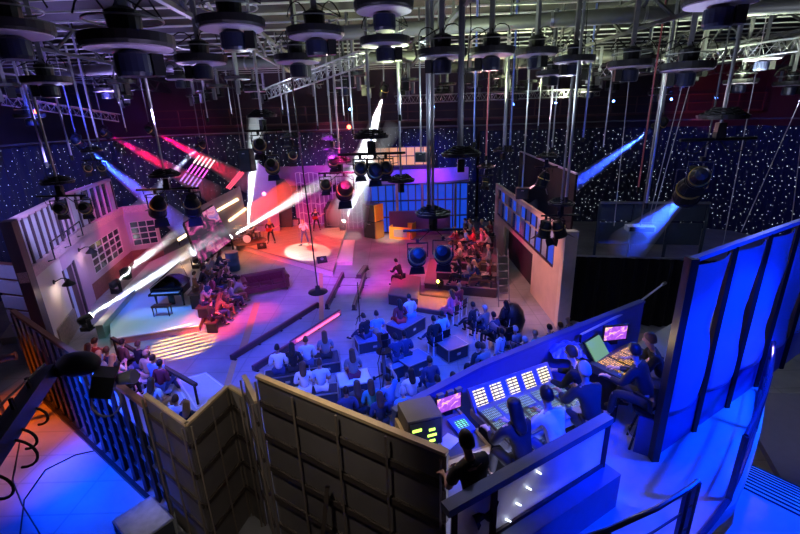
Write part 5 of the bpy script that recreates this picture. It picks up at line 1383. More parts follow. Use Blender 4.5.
# platform crew
def stool(loc, label):
    t = thing('bar_stool', label, 'stool', loc)
    MB().lathe([(0, .6), (.19, .6), (.2, .66), (0, .67)], 16).build('seat', black, t)
    for i in range(4):
        a = i * math.pi / 2 + .4; MB().tube([(.1 * math.cos(a), .1 * math.sin(a), .6), (.24 * math.cos(a), .24 * math.sin(a), 0)], .018, 6).build('leg', black, t)
    MB().lathe([(.19, .2), (.205, .2), (.205, .22), (.19, .22)], 16, closed=True).build('foot_ring', chrome, t)
def crew(px, py, hz, pose, top, bot, hr, lg, lab, rz, seat=None, sl='long', s=.97, st=None):
    g = P(px, py, PZ + hz); o_ = {'sit_lean': .30, 'stand_bent': .17}.get(pose, 0) * s; g = V3((g.x + math.sin(rz) * o_, g.y - math.cos(rz) * o_, PZ))
    person(pose, g, rz, lab, top, bot, hr, lg, lg, sl, s=s, seat=seat); 
    if st: stool(g, st)
fw = ang
crew(468, 433, 1.70, 'stand_bent', 'black', 'black', 'dark', False, 'man in black t-shirt standing at the left desk', fw + R(5), sl='short')
crew(513, 401, 1.52, 'sit_lean', 'black', 'black', 'dark', True, 'long-haired woman in black seated at the mixing console', fw, .66, st='black stool under the long-haired woman at the mixing console')
crew(547, 390, 1.52, 'sit_lean', 'white', 'denim', 'dark', False, 'man in white shirt seated at the mixing console', fw, .66, st='black stool under the man in white shirt at the mixing console')
crew(585, 366, 1.60, 'sit_lean', 'black', 'black', 'grey', False, 'grey-haired man in black sitting between the two consoles', fw + R(-10), .75, st='black stool under the grey-haired man between the consoles')
crew(572, 346, 1.5, 'sit_lean', 'black', 'black', 'brown', False, 'crew member in headset leaning behind the grey-haired man', fw + R(30), .6, st='black stool under the crew member with headset')
crew(635, 347, 1.55, 'sit_lean', 'black', 'black', 'dark', False, 'man in black shirt on a stool at the lighting desk', ang2 + R(12), .7, st='dark stool on the walkway under the man at the lighting desk')
crew(650, 339, 1.42, 'sit_lean', 'black', 'grey', 'brown', False, 'person in dark top with pale trousers right of the lighting desk', ang2 + R(35), .62, st='dark stool half hidden by the banner end frame')
# headphones on the crew member
# boom
a, b = P(588, 331, 4.95), Yp(662, 285, 9.1)
a = V3((3.1, 6.8, 5.0))
t = thing('microphone_boom', 'thin pale boom arm rising over the dark parapet', 'boom')
pm = V3((4.7, 8.25, 4.75))
MB().tube([a, a.lerp(b, .5) + V3((0, 0, -.12)), b], [.02, .025, .02], 6).build('arm', mat('pale_boom', (.6, .6, .62), .4), t)
MB().tube([b, b + (b - a).normalized() * .2], .035, 8).build('microphone', greym, t)
MB().tube([a, (a.x, a.y, PZ)], .02, 6).build('stand', black, t)

# ------------------------------------------------------------------ foreground left: crane, cameras, case
flight_case(tuple(P(143, 520, .65).xy) + (0,), 1.0, .8, .65, R(-38), 'scuffed pale-topped flight case on the floor at bottom left', mat('scuffed_top', (.5, .5, .52), .5, 0, .5, 5))
t = thing('camera_crane', 'black camera crane arm reaching diagonally over the left floor', 'camera crane')
A_, B_ = Dp(-45, 505, 5.5), Dp(48, 372, 9.0)
MB().beam(A_, B_, .26, .3).build('arm', black, t)
n_ = (B_ - A_).normalized()
MB().tube([A_ + V3((0, 0, .35)), A_.lerp(B_, .5) + V3((0, 0, .42)), B_ + V3((0, 0, .2))], .02, 6).build('tension_cable', black, t)
for q in (.15, .35, .55, .75): MB().beam(A_.lerp(B_, q), A_.lerp(B_, q) + V3((0, 0, .36)), .05).build('strut', black, t)
base = V3((A_.x - n_.x * .6, A_.y - n_.y * .6, A_.z - n_.z * .6))
MB().beam(A_, base, .26, .3).build('arm_tail', black, t)
MB().beam((base.x, base.y, 0), (base.x, base.y, base.z + .1), .4).build('column', black, t)
MB().box((base.x, base.y, .2), (1.6, 1.6, .3)).build('dolly', black, t)
# camera head at the arm end
h0 = B_ + V3((.25, .1, 0))
MB().beam(B_, h0, .2).build('head_plate', black, t)
MB().ball(h0 + V3((.25, .1, .05)), (.45, .3, .26), 14, 9).build('camera_cover', mat('black_nylon', (.012, .012, .016), .6, 0, .2, 3, .3), t, smooth=True)
MB().box(tuple(h0 + V3((.75, .0, -.35))), (.4, .45, .5), (0, R(20), R(20))).build('camera_body', black, t)
MB().lathe([(.12, 0), (.15, .35), (.0, .35)], 14, tuple(h0 + V3((1.0, .1, -.35))), Matrix.Rotation(R(80), 3, 'Y')).build('lens', greym, t)
MB().lathe([(.3, -.03), (.33, -.03), (.33, .03), (.3, .03)], 20, tuple(h0 + V3((.75, -.1, -.75))), Matrix.Rotation(R(70), 3, 'X'), closed=True).build('focus_wheel', greym, t)
for q, rr_ in ((.2, .25), (.42, .3), (.5, .22), (.68, .2)):
    c = A_.lerp(B_, q); mb = MB(); mb.tube([c + V3((.1 + rr_ * math.sin(k_ / 10 * math.pi) * 1.1, -.05, -.1 - rr_ * (1 - math.cos(k_ / 10 * math.pi)) * .9)) for k_ in range(11)], .022, 6); mb.build('cable_loop', rubber, t)
studio_camera(tuple(P(8, 425, 0)), R(-60), 'black studio camera on pedestal beyond the crane arm', 2.0)
t = thing('light_stand', 'low black stand with orange-lit bracket on the orange floor patch', 'stand', tuple(P(45, 402, 0)), 0)
MB().tube([(0, 0, 0), (0, 0, 1.1)], .04, 8).build('pole', black, t)
for i in range(3): MB().tube([(0, 0, .5), (.6 * math.cos(i * 2.1), .6 * math.sin(i * 2.1), .02)], .03, 6).build('leg', black, t)
for pts, lab in (([(40, 534), (22, 505), (12, 480), (20, 440)], 'thin black cable looping over the floor at far left'), ([(20, 534), (24, 500), (45, 470), (75, 455), (98, 450), (110, 452)], 'thin dark cable curving across the blue floor patch')):
    q = [P(x, y, .015) for x, y in pts]; tag(MB().tube(q, .015, 6).build('floor_cable', rubber), lab, 'cable')
# pale wedge on the left floor beyond the fence
t = thing('sloped_deck', 'pale sloped deck edge lying beyond the dark corner post at far left', 'ramp')
pp = [P(x, y, 0) for x, y in ((2, 345), (42, 340), (36, 322), (20, 318))]
MB().prism([(p.x, p.y) for p in pp], .0, .3).build('deck', mat('pale_deck_wood', (.5, .45, .3), .5), t)
# ------------------------------------------------------------------ hoists, poles and fixtures
underm = mat('lit_pan_underside', (.5, .42, .55), .5)  # lilac light from below is put into the underside colour
nh = 0
def hoist(px, py, w, label, drum=True, D=1.15, lit=False, ztop=12.0, body=1.):
    p = Dp(px, py, FPX * D / w); r_ = D / 2
    t = thing('hanging_hoist', label, 'hoist', p, rr.uniform(0, 6))
    MB().lathe([(.1, .02), (r_ * .96, .02), (r_, .06), (r_, .17), (r_ * .95, .17), (r_ * .93, .07), (.1, .06)], 28, closed=True).build('catch_pan', pan_m, t)
    MB().lathe([(.1, .0), (r_ * .92, .0), (r_ * .92, .018), (.1, .018)], 28, closed=True).build('lit_pan_underside', underm, t)
    z1 = max(.3, ztop - p.z)
    MB().beam((0, 0, -.05), (0, 0, z1), .11, .09).build('mast', greym, t)
    MB().lathe([(.0, .2), (.2, .2), (.22, .45), (.12, .5), (0, .5)], 14).build('hoist_motor', black, t)
    for i in range(2):
        a0 = i * 2.6; cx = .34 * r_ / .57; pts = [(cx * math.cos(a0) + .2 * math.cos(k_ / 7 * math.pi), cx * math.sin(a0) + .1 * math.sin(k_), .3 + .26 * math.sin(k_ / 7 * math.pi) + .1) for k_ in range(8)]
        MB().tube([(0, 0, .65)] + pts, .013, 5).build('power_cable', rubber, t)
    MB().lathe([(r_ * .8, .34), (r_ * .84, .34), (r_ * .84, .36), (r_ * .8, .36)], 28, closed=True).build('guard_ring', steel, t)
    if drum:
        MB().lathe([(0, -.33 * body), (.2, -.33 * body), (.22, -.28 * body), (.22, -.06), (.12, 0), (0, 0)], 18, (.0, 0, 0)).build('cable_drum', mat('drum_blue_black', (.015, .018, .045), .3), t)
        MB().box((.3, 0, -.17), (.16, .22, .28)).build('control_box', black, t)
    return p
rows_h = [
 (12, 36, 76, 'hoist at the left edge of the frame, cut off by it'), (48, 84, 44, 'hoist with small pan low at far left'), (130, 50, 86, 'largest hoist pan, upper left with lilac-lit underside'),
 (232, 30, 66, 'hoist with tilted-looking lilac-lit pan left of the top centre'), (202, 64, 50, 'hoist just under the one left of top centre'), (316, 38, 57, 'hoist with large dark pan near the top, third from left'), (298, 63, 46, 'hoist directly beneath the third from left'),
 (384, 12, 60, 'pale ribbed hoist cut by the top edge left of centre'), (385, 46, 50, 'hoist straight below the pale ribbed one'), (442, 58, 50, 'hoist with blue drum just right of top centre'), (491, 56, 47, 'second hoist right of top centre with open clamp'),
 (536, 56, 42, 'third hoist right of top centre'), (574, 63, 40, 'fourth hoist right of top centre with coil spring'), (552, 76, 32, 'small farther hoist between the third and fourth right of centre'), (630, 68, 44, 'hoist over the plywood wall with cyan glint'),
 (647, 62, 34, 'farther hoist tucked behind the cyan-glint one'), (686, 71, 50, 'hoist with a pale rim right of the cyan-glint one'), (740, 84, 30, 'small hoist between the pale rim and the right edge'), (790, 86, 30, 'small hoist near the right edge of the frame'),
 (720, 5, 70, 'dark hoist cut by the top edge on the right'), (495, 94, 20, 'tiny far hoist, left one of the pair above the blue facade'), (516, 94, 20, 'tiny far hoist, right one of the pair above the blue facade'), (590, 92, 20, 'tiny far hoist above the plywood wall'),
 (105, 92, 22, 'tiny far hoist above the upper storey windows'), (30, 118, 26, 'small hoist with lamps by the left truss'), (180, 80, 26, 'small hoist above the red beams'), (255, 92, 22, 'small far hoist above the black loudspeaker'),
 (345, 88, 24, 'small far hoist above the white haze'), (440, 95, 20, 'tiny far hoist above the tall centre pole'), (660, 95, 22, 'small far hoist above the small bright lamp at right'), (762, 60, 34, 'hoist at right with slanting mast')]
for px, py, w, lab in rows_h: hoist(px, py, w, lab)
# farther rows of small winches under the roof
kk = 0
place_w = ['left', 'centre-left', 'centre', 'centre-right', 'right']
first_w = None
for iy, Y in enumerate((19, 23, 27, 31)):
    for ix in range(9):
        x = -20 + ix * 4.6 + (iy % 2) * 2.3
        z = 10.2
        lab = 'small winch hanging under the far roof, %s in the %s row from the stage' % (ORD[ix], ORD[3 - iy])
        if first_w is None:
            t = thing('roof_winch', lab, 'winch', (x, Y, z), 0, 'small winches under the far roof'); first_w = t
            MB().lathe([(.1, 0), (.5, 0), (.52, .12), (.1, .12)], 16, closed=True).build('pan', pan_m, t)
            MB().box((0, 0, .5), (.12, .12, 1.6)).build('mast', steel, t); MB().box((.1, 0, -.22), (.3, .25, .4)).build('motor_box', black, t)
            MB().box((-.25, .1, -.3), (.14, .14, .5)).build('connector_drop', greym, t)
        else: dup(first_w, (x, Y, z), ix * .7, lab)
# hanging poles with low pans
def pole_pan(px, py, w, label, D=.95, r_=.05, m=None, dropY=None):
    p = Dp(px, py, FPX * D / w); t = thing('telescopic_pole', label, 'lighting pole', p, rr.uniform(0, 6)); q = D / 2
    L = 12.0 - p.z
    MB().tube([(0, 0, -.1), (0, 0, L * .45)], r_ * .7, 10).build('inner_tube', m or steel, t); MB().tube([(0, 0, L * .42), (0, 0, L)], r_ * .95, 10).build('outer_tube', m or steel, t)
    MB().lathe([(.08, .02), (q * .95, .02), (q, .1), (q * .94, .1), (q * .9, .06), (.08, .06)], 24, closed=True).build('catch_pan', pan_m, t)
    for i in range(3):
        rad = q * (.85 - .18 * i); MB().tube([(rad * math.cos(k_ / 12 * 2 * math.pi) + .02 * i, rad * math.sin(k_ / 12 * 2 * math.pi), .12 + .05 * i + .02 * math.sin(k_ * 2)) for k_ in range(13)], .022, 6).build('coiled_cable', rubber, t)
    MB().box((0, 0, -.2), (.16, .16, .3)).build('mount_block', black, t)
    return p
def fixture(p, aim, label, s=1., m=None, glow=None, name='stage_light', col=(1, .9, .7), doors=True, group=None):
    p = V3(p); t = thing(name, label, 'spotlight', p, 0, group)
    d = (V3(aim) - p).normalized(); q = d.to_track_quat('Z', 'Y').to_matrix().to_4x4()
    hc = V3((0, 0, -.42 * s)); xf = Matrix.Translation(hc) @ q; yaw = math.atan2(d.y, d.x) - math.pi / 2; Rz = Matrix.Rotation(yaw, 4, 'Z')
    MB().box((0, 0, -.03), (.08, .08, .1)).build('clamp', black, t)
    MB().box((0, 0, -.1), (.5 * s, .05, .03)).box((-.24 * s, 0, -.26 * s), (.03, .05, .36 * s)).box((.24 * s, 0, -.26 * s), (.03, .05, .36 * s)).build('yoke', black, t, xf=Rz)
    MB().lathe([(.0, -.3 * s), (.13 * s, -.28 * s), (.2 * s, -.12 * s), (.21 * s, .2 * s), (.23 * s, .22 * s), (.23 * s, .27 * s), (.18 * s, .27 * s), (.17 * s, .2 * s), (0, .2 * s)], 18).build('lamp_body', m or black, t, xf=xf, smooth=False)
    MB().lathe([(0, .2 * s), (.165 * s, .205 * s), (.15 * s, .23 * s), (0, .25 * s)], 16).build('lens', glow or glassb, t, xf=xf, smooth=True)
    MB().lathe([(.2 * s, -.05 * s), (.222 * s, -.05 * s), (.222 * s, -.02 * s), (.2 * s, -.02 * s)], 18, closed=True).build('yellow_ring', mat('brass_ring', (.6, .42, .1), .3, .6), t, xf=xf)
    if doors:
        for a_, dx in ((0, 1), (1, -1)):
            MB().add([(-.16 * s, dx * .2 * s, .27 * s), (.16 * s, dx * .2 * s, .27 * s), (.2 * s, dx * .34 * s, .46 * s), (-.2 * s, dx * .34 * s, .46 * s)] + [(-.16 * s, dx * .21 * s, .265 * s), (.16 * s, dx * .21 * s, .265 * s), (.2 * s, dx * .35 * s, .455 * s), (-.2 * s, dx * .35 * s, .455 * s)],
                     [(0, 1, 2, 3), (7, 6, 5, 4), (0, 4, 5, 1), (1, 5, 6, 2), (2, 6, 7, 3), (3, 7, 4, 0)]).build('barn_door', black, t, xf=xf)
    return t
def bar(c, L, ang, label):
    t = thing('lighting_bar', label, 'lighting bar', c, ang)
    MB().tube([(-L / 2, 0, 0), (L / 2, 0, 0)], .035, 8).build('tube', black, t)
    MB().box((0, 0, .08), (.2, .12, .14)).build('bracket', black, t)
    for x in (-L / 2 + .2, L / 2 - .2): MB().tube([(x, 0, 0), (x, .05, -.25), (x * .6, .1, -.3), (0, .05, .05)], .012, 5).build('loop_cable', rubber, t)
    return t
# (pan px, py, w, label, [fixtures: dx, dy(px), scale, aim px, aim py, glow], label)
low = [
 (165, 177, 30, 'slim pole ending above the pair of lamps over the piano', [(-13, 12, 1.5, 150, 330, None, 'left one of two black lamps hanging over the plaster wall windows'), (22, 12, 1.5, 210, 330, None, 'right one of two black lamps hanging over the plaster wall windows')], 2.0),
 (58, 184, 30, 'pole ending above the pair of lamps before the left upper storey', [(-5, 8, 1.1, 120, 240, None, 'left one of two lamps before the frosted upper storey'), (20, 8, 1.1, 160, 240, None, 'right one of two lamps before the frosted upper storey')], 1.6),
 (340, 163, 24, 'pole ending above the moving light cluster over the singer', [(-16, 8, 1.2, 310, 240, None, 'smaller round-eyed moving light over the singer'), (3, 8, 1.9, 330, 260, None, 'big round-eyed moving light over the singer')], 1.8),
 (371, 139, 36, 'pole ending above the wide pan cluster in the white haze', [(-12, 8, 1.0, 350, 230, None, 'left lamp under the wide pan in the white haze'), (3, 8, 1.2, 360, 240, None, 'middle lamp under the wide pan in the white haze'), (14, 8, 1.0, 390, 240, None, 'right lamp under the wide pan in the white haze')], 1.8),
 (332, 140, 22, 'pole ending above the single round-eyed lamp', [(0, 6, 1.4, 330, 240, None, 'single lamp with bright lower rim above the lattice screen')], .8),
 (291, 138, 20, 'pole ending above the small lamp left of the haze', [(0, 6, 1.2, 280, 240, None, 'small lamp with white face left of the single round-eyed one')], .8),
 (262, 118, 30, 'pole with jumbled clamps above the black loudspeaker', [(-6, 10, 1.2, 245, 240, None, 'upper lamp above the black loudspeaker'), (4, 34, 1.3, 300, 240, None, 'lower lamp right of the black loudspeaker')], 1.2),
 (401, 182, 28, 'pole ending in a dark pan before the blue facade', [], 1.),
 (433, 216, 36, 'long silver pole reaching low over the stage right seats', [(-16, 22, 1.4, 400, 300, None, 'left one of the lamps hanging lowest over the stage right seats'), (10, 20, 1.4, 460, 300, None, 'right one of the lamps hanging lowest over the stage right seats')], 1.6),
 (461, 157, 40, 'pole with broad cable pan before the purple band', [], 1.2),
 (486, 168, 18, 'pole ending with small jewel-lit lamp right of the broad pan', [(0, 3, 1.0, 470, 280, None, 'small lamp with orange glints right of the broad cable pan')], .8),
 (503, 152, 20, 'blue-lit pole right of the small jewel lamp', [], .8),
 (561, 205, 26, 'pole ending above the pair of lamps before the plywood wall', [(-14, 14, 1.4, 520, 330, None, 'left one of two lamps before the plywood wall windows'), (0, 10, 1.4, 590, 330, None, 'right one of two lamps before the plywood wall windows')], 1.4),
 (547, 158, 22, 'pole ending above the lamp with orange crescent', [(-2, 8, 1.5, 490, 300, None, 'lamp with glowing orange crescent before the dark flat')], 1.),
 (722, 120, 46, 'thick slanting-looking pole with broad cable pan at upper right', [(-12, 30, 1.2, 640, 240, None, 'pale-fronted lamp under the broad pan at upper right')], 1.6),
 (92, 152, 20, 'pole ending above the small lamps by the left truss', [(-8, 12, 1.0, 60, 240, None, 'small red-rimmed lamp by the left truss'), (6, 14, 1.0, 120, 240, None, 'small lamp with brass rim by the left truss')], 1.2),
]
for px, py, w, lab, fx, bl in low:
    p = pole_pan(px, py, w, lab)
    if fx:
        b = bar((p.x, p.y, p.z - .38), bl, 0, 'short bar carrying the ' + ' '.join(fx[0][6].replace('left one of two', 'pair of').replace('left one of the', 'pair of').split()[:9]))
        dpt = FPX * .95 / w
        for dx, dy, s, ax, ay, gl, fl in fx:
            q = V3((p.x + dx * dpt / FPX, p.y + .0, p.z - .42 - max(0, dy - 14) * dpt / FPX))
            fixture(q, P(ax, ay, 0), fl, s * .8)
# soft boxes and speakers
def hung_box(px, py, w, label, dims, Dm, name, cat, m, front=None, pole=True):
    p = Dp(px, py, FPX * Dm / w); t = thing(name, label, cat, p, R(-12))
    MB().box((0, 0, 0), dims).build('housing', m, t, bevel=.02)
    MB().box((0, -dims[1] / 2 - .01, 0), (dims[0] * .86, .02, dims[2] * .86)).build('front_face', front or glassb, t)
    MB().box((0, -dims[1] / 2 - .025, dims[2] * .3), (dims[0] * .2, .01, .03)).build('badge', steel, t)
    MB().tube([(0, 0, dims[2] / 2), (0, 0, 12.0 - p.z)], .03, 8).build('hanging_pole', steel, t)
hung_box(247, 160, 13, 'black loudspeaker cabinet hanging above the vertical white beam', (.65, .5, 1.1), .65, 'hanging_loudspeaker', 'speaker', black)
hung_box(522, 193, 12, 'small black square lamp box hanging before the plywood wall', (.5, .45, .45), .5, 'hanging_lamp_box', 'lamp', black)
hung_box(421, 157, 11, 'small tilted grey speaker beside the tall centre pole', (.4, .3, .35), .4, 'hanging_speaker', 'speaker', greym)
hung_box(640, 228, 26, 'flat pale-topped light panel hanging before the star cloth at right', (1.1, .5, .22), 1.1, 'hanging_light_panel', 'lamp', mat('pale_panel_metal', (.5, .52, .6), .4))
# tall plain poles: (top px, bottom px, bottom py, depth, r)
for px, py, dep, r_, m, lab in [(400, 118, 13, .05, steel, 'tall silver pole left of centre ending in the haze'), (429, 208, 12, .075, steel, 'thick pale pole dropping past the blue facade'), (460, 150, 10.4, .1, mat('dark_tube', (.1, .1, .12), .4, .5), 'thick dark pole right of the pale one'),
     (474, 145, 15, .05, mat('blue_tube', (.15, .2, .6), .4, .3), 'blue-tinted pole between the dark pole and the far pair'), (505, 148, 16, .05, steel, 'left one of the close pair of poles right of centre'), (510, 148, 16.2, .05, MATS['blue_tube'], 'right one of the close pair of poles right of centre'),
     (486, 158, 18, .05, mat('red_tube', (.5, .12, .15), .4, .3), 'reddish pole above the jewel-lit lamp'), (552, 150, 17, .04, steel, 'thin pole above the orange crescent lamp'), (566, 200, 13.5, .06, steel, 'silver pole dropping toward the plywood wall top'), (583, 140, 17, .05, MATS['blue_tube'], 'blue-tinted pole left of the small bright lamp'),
     (646, 206, 14, .06, steel, 'silver pole dropping before the right star cloth'), (638, 190, 15, .035, MATS['red_tube'], 'thin reddish pole before the right star cloth'), (344, 118, 18, .04, steel, 'thin pole above the lattice screen'), (283, 112, 20, .04, steel, 'thin pole left of the haze cluster'),
     (232, 116, 22, .04, steel, 'thin pole above the red beam end'), (72, 158, 16, .05, mat('lilac_lit_tube', (.35, .3, .55), .4, .3), 'lilac-lit pole left over the frosted storey'), (47, 165, 15, .05, MATS['lilac_lit_tube'], 'lilac-lit pole nearest the left truss'), (98, 140, 17, .05, MATS['lilac_lit_tube'], 'lilac-lit pole beside the blue lamp'),  # lilac light on these poles is put into the tube colour
     (318, 128, 19, .04, steel, 'thin pole right of the small white-faced lamp'), (353, 132, 17, .05, steel, 'grey pole left of the wide pan cluster'), (538, 128, 20, .04, steel, 'thin far pole above the dark flat left end'), (603, 150, 16, .03, steel, 'thin pole right of the blue-tinted one'), (126, 130, 20, .04, steel, 'thin grey pole among the red beams'), (208, 120, 21, .04, steel, 'thin pole over the striped light panel')]:
    p = Dp(px, py, dep); t = thing('hanging_pole', lab, 'pole', p)
    L = 12.2 - p.z
    r_ *= .7; MB().tube([(0, 0, 0), (0, 0, L)], r_, 8).build('tube', m, t); MB().tube([(0, 0, -.08), (0, 0, .1)], r_ * 1.5, 8).build('end_collar', black, t)
    MB().tube([(r_ * 1.4, 0, L), (r_ * 2 + .06, 0, L * .6), (r_ * 1.2, 0, L * .25), (0, 0, .1)], .012, 5).build('trailing_cable', rubber, t)
# thin slanting wires at right
for a, b, Y, lab in [((757, 66), (722, 250), 15, 'thin wire hanging farthest left of the three right wires'), ((785, 134), (741, 232), 15, 'slanted thin wire in the middle at right with hook end'), ((800, 150), (791, 226), 15, 'thin wire at the right edge of the frame'), ((676, 134), (651, 224), 16, 'pair of thin wires above the pale light panel, right'),
                     ((670, 134), (648, 222), 16.3, 'pair of thin wires above the pale light panel, left'), ((627, 100), (614, 226), 16, 'thin wire left of the pale light panel'), ((520, 152), (538, 90), 20, 'thin wire to the far end of the dark flat')]:
    p, q = Yp(*a, Y), Yp(*b, Y); d = (p - q); p2 = q + d * ((11.9 - q.z) / d.z)
    tag(MB().tube([q, p2], .014, 5).build('hanging_wire', mat('pale_wire', (.5, .48, .5), .5)), lab, 'wire')
# truss upper centre and left
def truss(a, b, label, s=.4, m=steel):
    a, b = V3(a), V3(b); t = thing('hanging_truss', label, 'truss'); d = (b - a).normalized(); up = V3((0, 0, 1)); sd = d.cross(up).normalized()
    cs = [sd * s / 2 + up * s / 2, -sd * s / 2 + up * s / 2, up * -s / 2]
    for c in cs: MB().tube([a + c, b + c], .03, 6).build('chord', m, t)
    n = int((b - a).length / (s * 1.1)); mb = MB()
    for i in range(n):
        p0, p1, p2 = a.lerp(b, i / n), a.lerp(b, (i + .5) / n), a.lerp(b, (i + 1) / n)
        for k_ in range(3): mb.tube([p0 + cs[k_], p1 + cs[(k_ + 1) % 3], p2 + cs[k_]], .015, 5, cap=False)
    tag(mb.build('lacing', m, t), kind='stuff')
truss(Dp(268, 94, 20), Dp(365, 58, 14), 'triangular truss slanting up toward the top centre')
truss(Dp(0, 100, 20), Dp(118, 118, 26), 'far white-lit truss at left under the roof')
truss(Dp(395, 100, 24), Dp(600, 92, 26), 'far truss running across behind the centre hoists')
truss(Dp(600, 72, 16), Dp(800, 44, 14), 'truss on the right below the roof')
# coloured beam lamps high up
for (px, py, dep, ax, ay, ad, L, ang_, pw_, col, lab, nm) in [
    (86, 148, 22, 150, 200, 26, 6.5, 9, 30000, (.02, .06, 1), 'high lamp at left throwing a blue beam down to the right', 'blue'),
    (113, 137, 26, 175, 172, 30, 6.5, 10, 12000, (1, .0, .06), 'left one of two high lamps throwing red beams', 'red'),
    (158, 134, 27, 220, 168, 31, 6.0, 10, 12000, (1, .0, .06), 'right one of two high lamps throwing red beams', 'red'),
    (651, 130, 20, 545, 205, 26, 9.0, 8, 30000, (.02, .06, 1), 'high bright lamp at right throwing a blue beam down to the left', 'blue'),
    (692, 190, 15, 640, 235, 19, 4.5, 16, 9000, (.02, .08, 1), 'large lamp at right throwing a short dim blue beam', 'dim blue'),
    (382, 98, 25, 352, 200, 31, 8.0, 17, 45000, (.85, .95, 1), 'high lamp throwing the broad white haze beam at centre', 'white'),
    (196, 150, 27, 120, 225, 30, 8.0, 5, 14000, (.5, .6, 1), 'high lamp throwing a thin pale beam past the striped panel', 'pale')]:
    s_, e_ = Dp(px, py, dep), Dp(ax, ay, ad)
    d = (e_ - s_).normalized()
    fixture(s_ + V3((0, 0, .42)) - d * .5, e_, lab, 1.1, glow=emi('beam_lens_' + nm.replace(' ', '_'), col, 14), doors=False)
    q = s_ - d * .5; t = thing('hanging_pole', 'thin pole carrying the ' + ' '.join(lab.split()[:11]), 'pole', (q.x, q.y, q.z + .43)); MB().tube([(0, 0, 0), (0, 0, 12.0 - q.z - .43)], .03, 6).build('tube', greym, t)
    beam_light(s_, e_, L, ang_, pw_ * (.7 if nm != 'white' else .6), col, .35, '%s beam of haze from the %s' % (nm, ' '.join(lab.split()[:7])))
# big moving light shape at right with blue rim
fixture(Dp(690, 185, 12) + V3((0, 0, .5)), P(640, 300, 0), 'large dark moving light rimmed in blue hanging at right', 1.5, doors=False)
# blue pinpoint lamps on the back catwalk
first = None
for i, x in enumerate((-3.5, 3.0, 9.2, 12.5, 17.0, 21.5, 25.0)):
    lab = '%s small blue lamp from the left on the catwalk rail' % ORD[i]
    if first is None:
        first = thing('catwalk_lamp', lab, 'lamp', (x, 36.5, 9.2), 0, 'small blue lamps on the catwalk rail')
        MB().box((0, 0, 0), (.22, .2, .22)).build('housing', black, first); MB().ball((0, -.12, 0), .09).build('bulb', emi('blue_bulb', (.1, .25, 1), 20), first)
    else: dup(first, (x, 36.5, 9.2), 0, lab)
for i, (px, py, dep) in enumerate(((349, 127, 27), (36, 112, 20))):
    p = Dp(px, py, dep)
    t = thing('warning_lamp', ['small orange-red lamp glowing in the haze at centre', 'small red lamp high at far left'][i], 'lamp', p)
    MB().ball((0, 0, 0), .12).build('bulb', emi('red_bulb', (1, .1, .05), 12), t); MB().tube([(0, 0, .1), (0, 0, 12 - p.z)], .02, 6).build('rod', greym, t)

# ------------------------------------------------------------------ lighting
def wash(frm, px, py, z, power, col, ang_, blend=.7, size=.15):
    light('SPOT', frm, P(px, py, z), power, col, ang_, blend, size)
def gobo(frm, px, py, z, power, col, ang_):
    tgt = P(px, py, z); o = light('SPOT', frm, tgt, power, col, ang_, .5, .01); d = o.data; d.use_nodes = True; nt = d.node_tree
    em = [n for n in nt.nodes if n.type == 'EMISSION'][0]; tc = nt.nodes.new('ShaderNodeTexCoord'); wv = nt.nodes.new('ShaderNodeTexWave')
    wv.inputs['Scale'].default_value = 9; mp = nt.nodes.new('ShaderNodeMapping'); mp.inputs['Rotation'].default_value = (0, 0, R(62))
    nt.links.new(tc.outputs['Normal'], mp.inputs['Vector']); nt.links.new(mp.outputs['Vector'], wv.inputs['Vector'])
    mt = nt.nodes.new('ShaderNodeMath'); mt.operation = 'POWER'; mt.inputs[1].default_value = 3; nt.links.new(wv.outputs['Fac'], mt.inputs[0]); nt.links.new(mt.outputs[0], em.inputs['Strength'])
BL = (.03, .07, 1.); DB = (.01, .03, 1.); RD = (1, .1, .08); PK = (1, .1, .45); PU = (.45, .12, 1.); OR = (1, .35, .06); WH = (.9, .95, 1)
# audience: blue
wash((-1, 9, 9.3), 370, 370, 0, 7500, (.0, .05, 1), 60)
wash((3, 12, 9.3), 430, 360, 0, 6500, (.0, .05, 1), 55)
wash((-6, 10, 9.3), 215, 350, 0, 7500, (.03, .04, 1), 42)
wash((-2, 12, 9.3), 330, 330, 0, 3000, (.12, .1, 1), 55)
# lavender over the mid floor
wash((-8, 14, 9.3), 290, 290, 0, 5200, (.3, .1, 1), 42)
wash((-3, 17, 9.3), 330, 262, 0, 3600, (.75, .2, .9), 45)
# pinks and oranges
wash((-2, 15, 9.3), 395, 268, 0, 11000, (1, .02, .25), 36)
wash((1, 18, 9.3), 350, 245, 0, 4000, (1, .1, .4), 36)
wash((-4, 12, 9.3), 215, 326, 0, 26000, (1, .05, .03), 15, .9)
wash((-5, 12, 9.3), 258, 313, 0, 16000, (1, .04, .1), 12, .9)
wash((-8, 13, 9.3), 195, 335, 0, 2500, (1, .3, .05), 22, .8)
wash((2, 15, 9.3), 435, 303, 0, 16000, (1, .35, .02), 14, .9)
# stage reds
wash((-8, 22, 9.3), 300, 240, .4, 17000, (1, .06, .02), 42)
wash((-10, 22, 9.3), 262, 246, .4, 4500, (1, .2, .05), 36)
wash((-9.5, 34.6, 7.0), 306, 250, .4, 9000, (1, .9, .85), 17, .2, .03)
gobo((-9, 15, 9.3), 184, 344, 0, 40000, (1, .6, .1), 17)
wash((-12, 21, 9.3), 205, 258, .4, 4000, (1, .45, .1), 30)
# piano
wash((-9, 16, 9.3), 150, 325, .4, 1500, (.3, .8, 1), 30)
wash((-12, 17, 9.3), 165, 300, .4, 4200, (.0, .1, 1), 30)
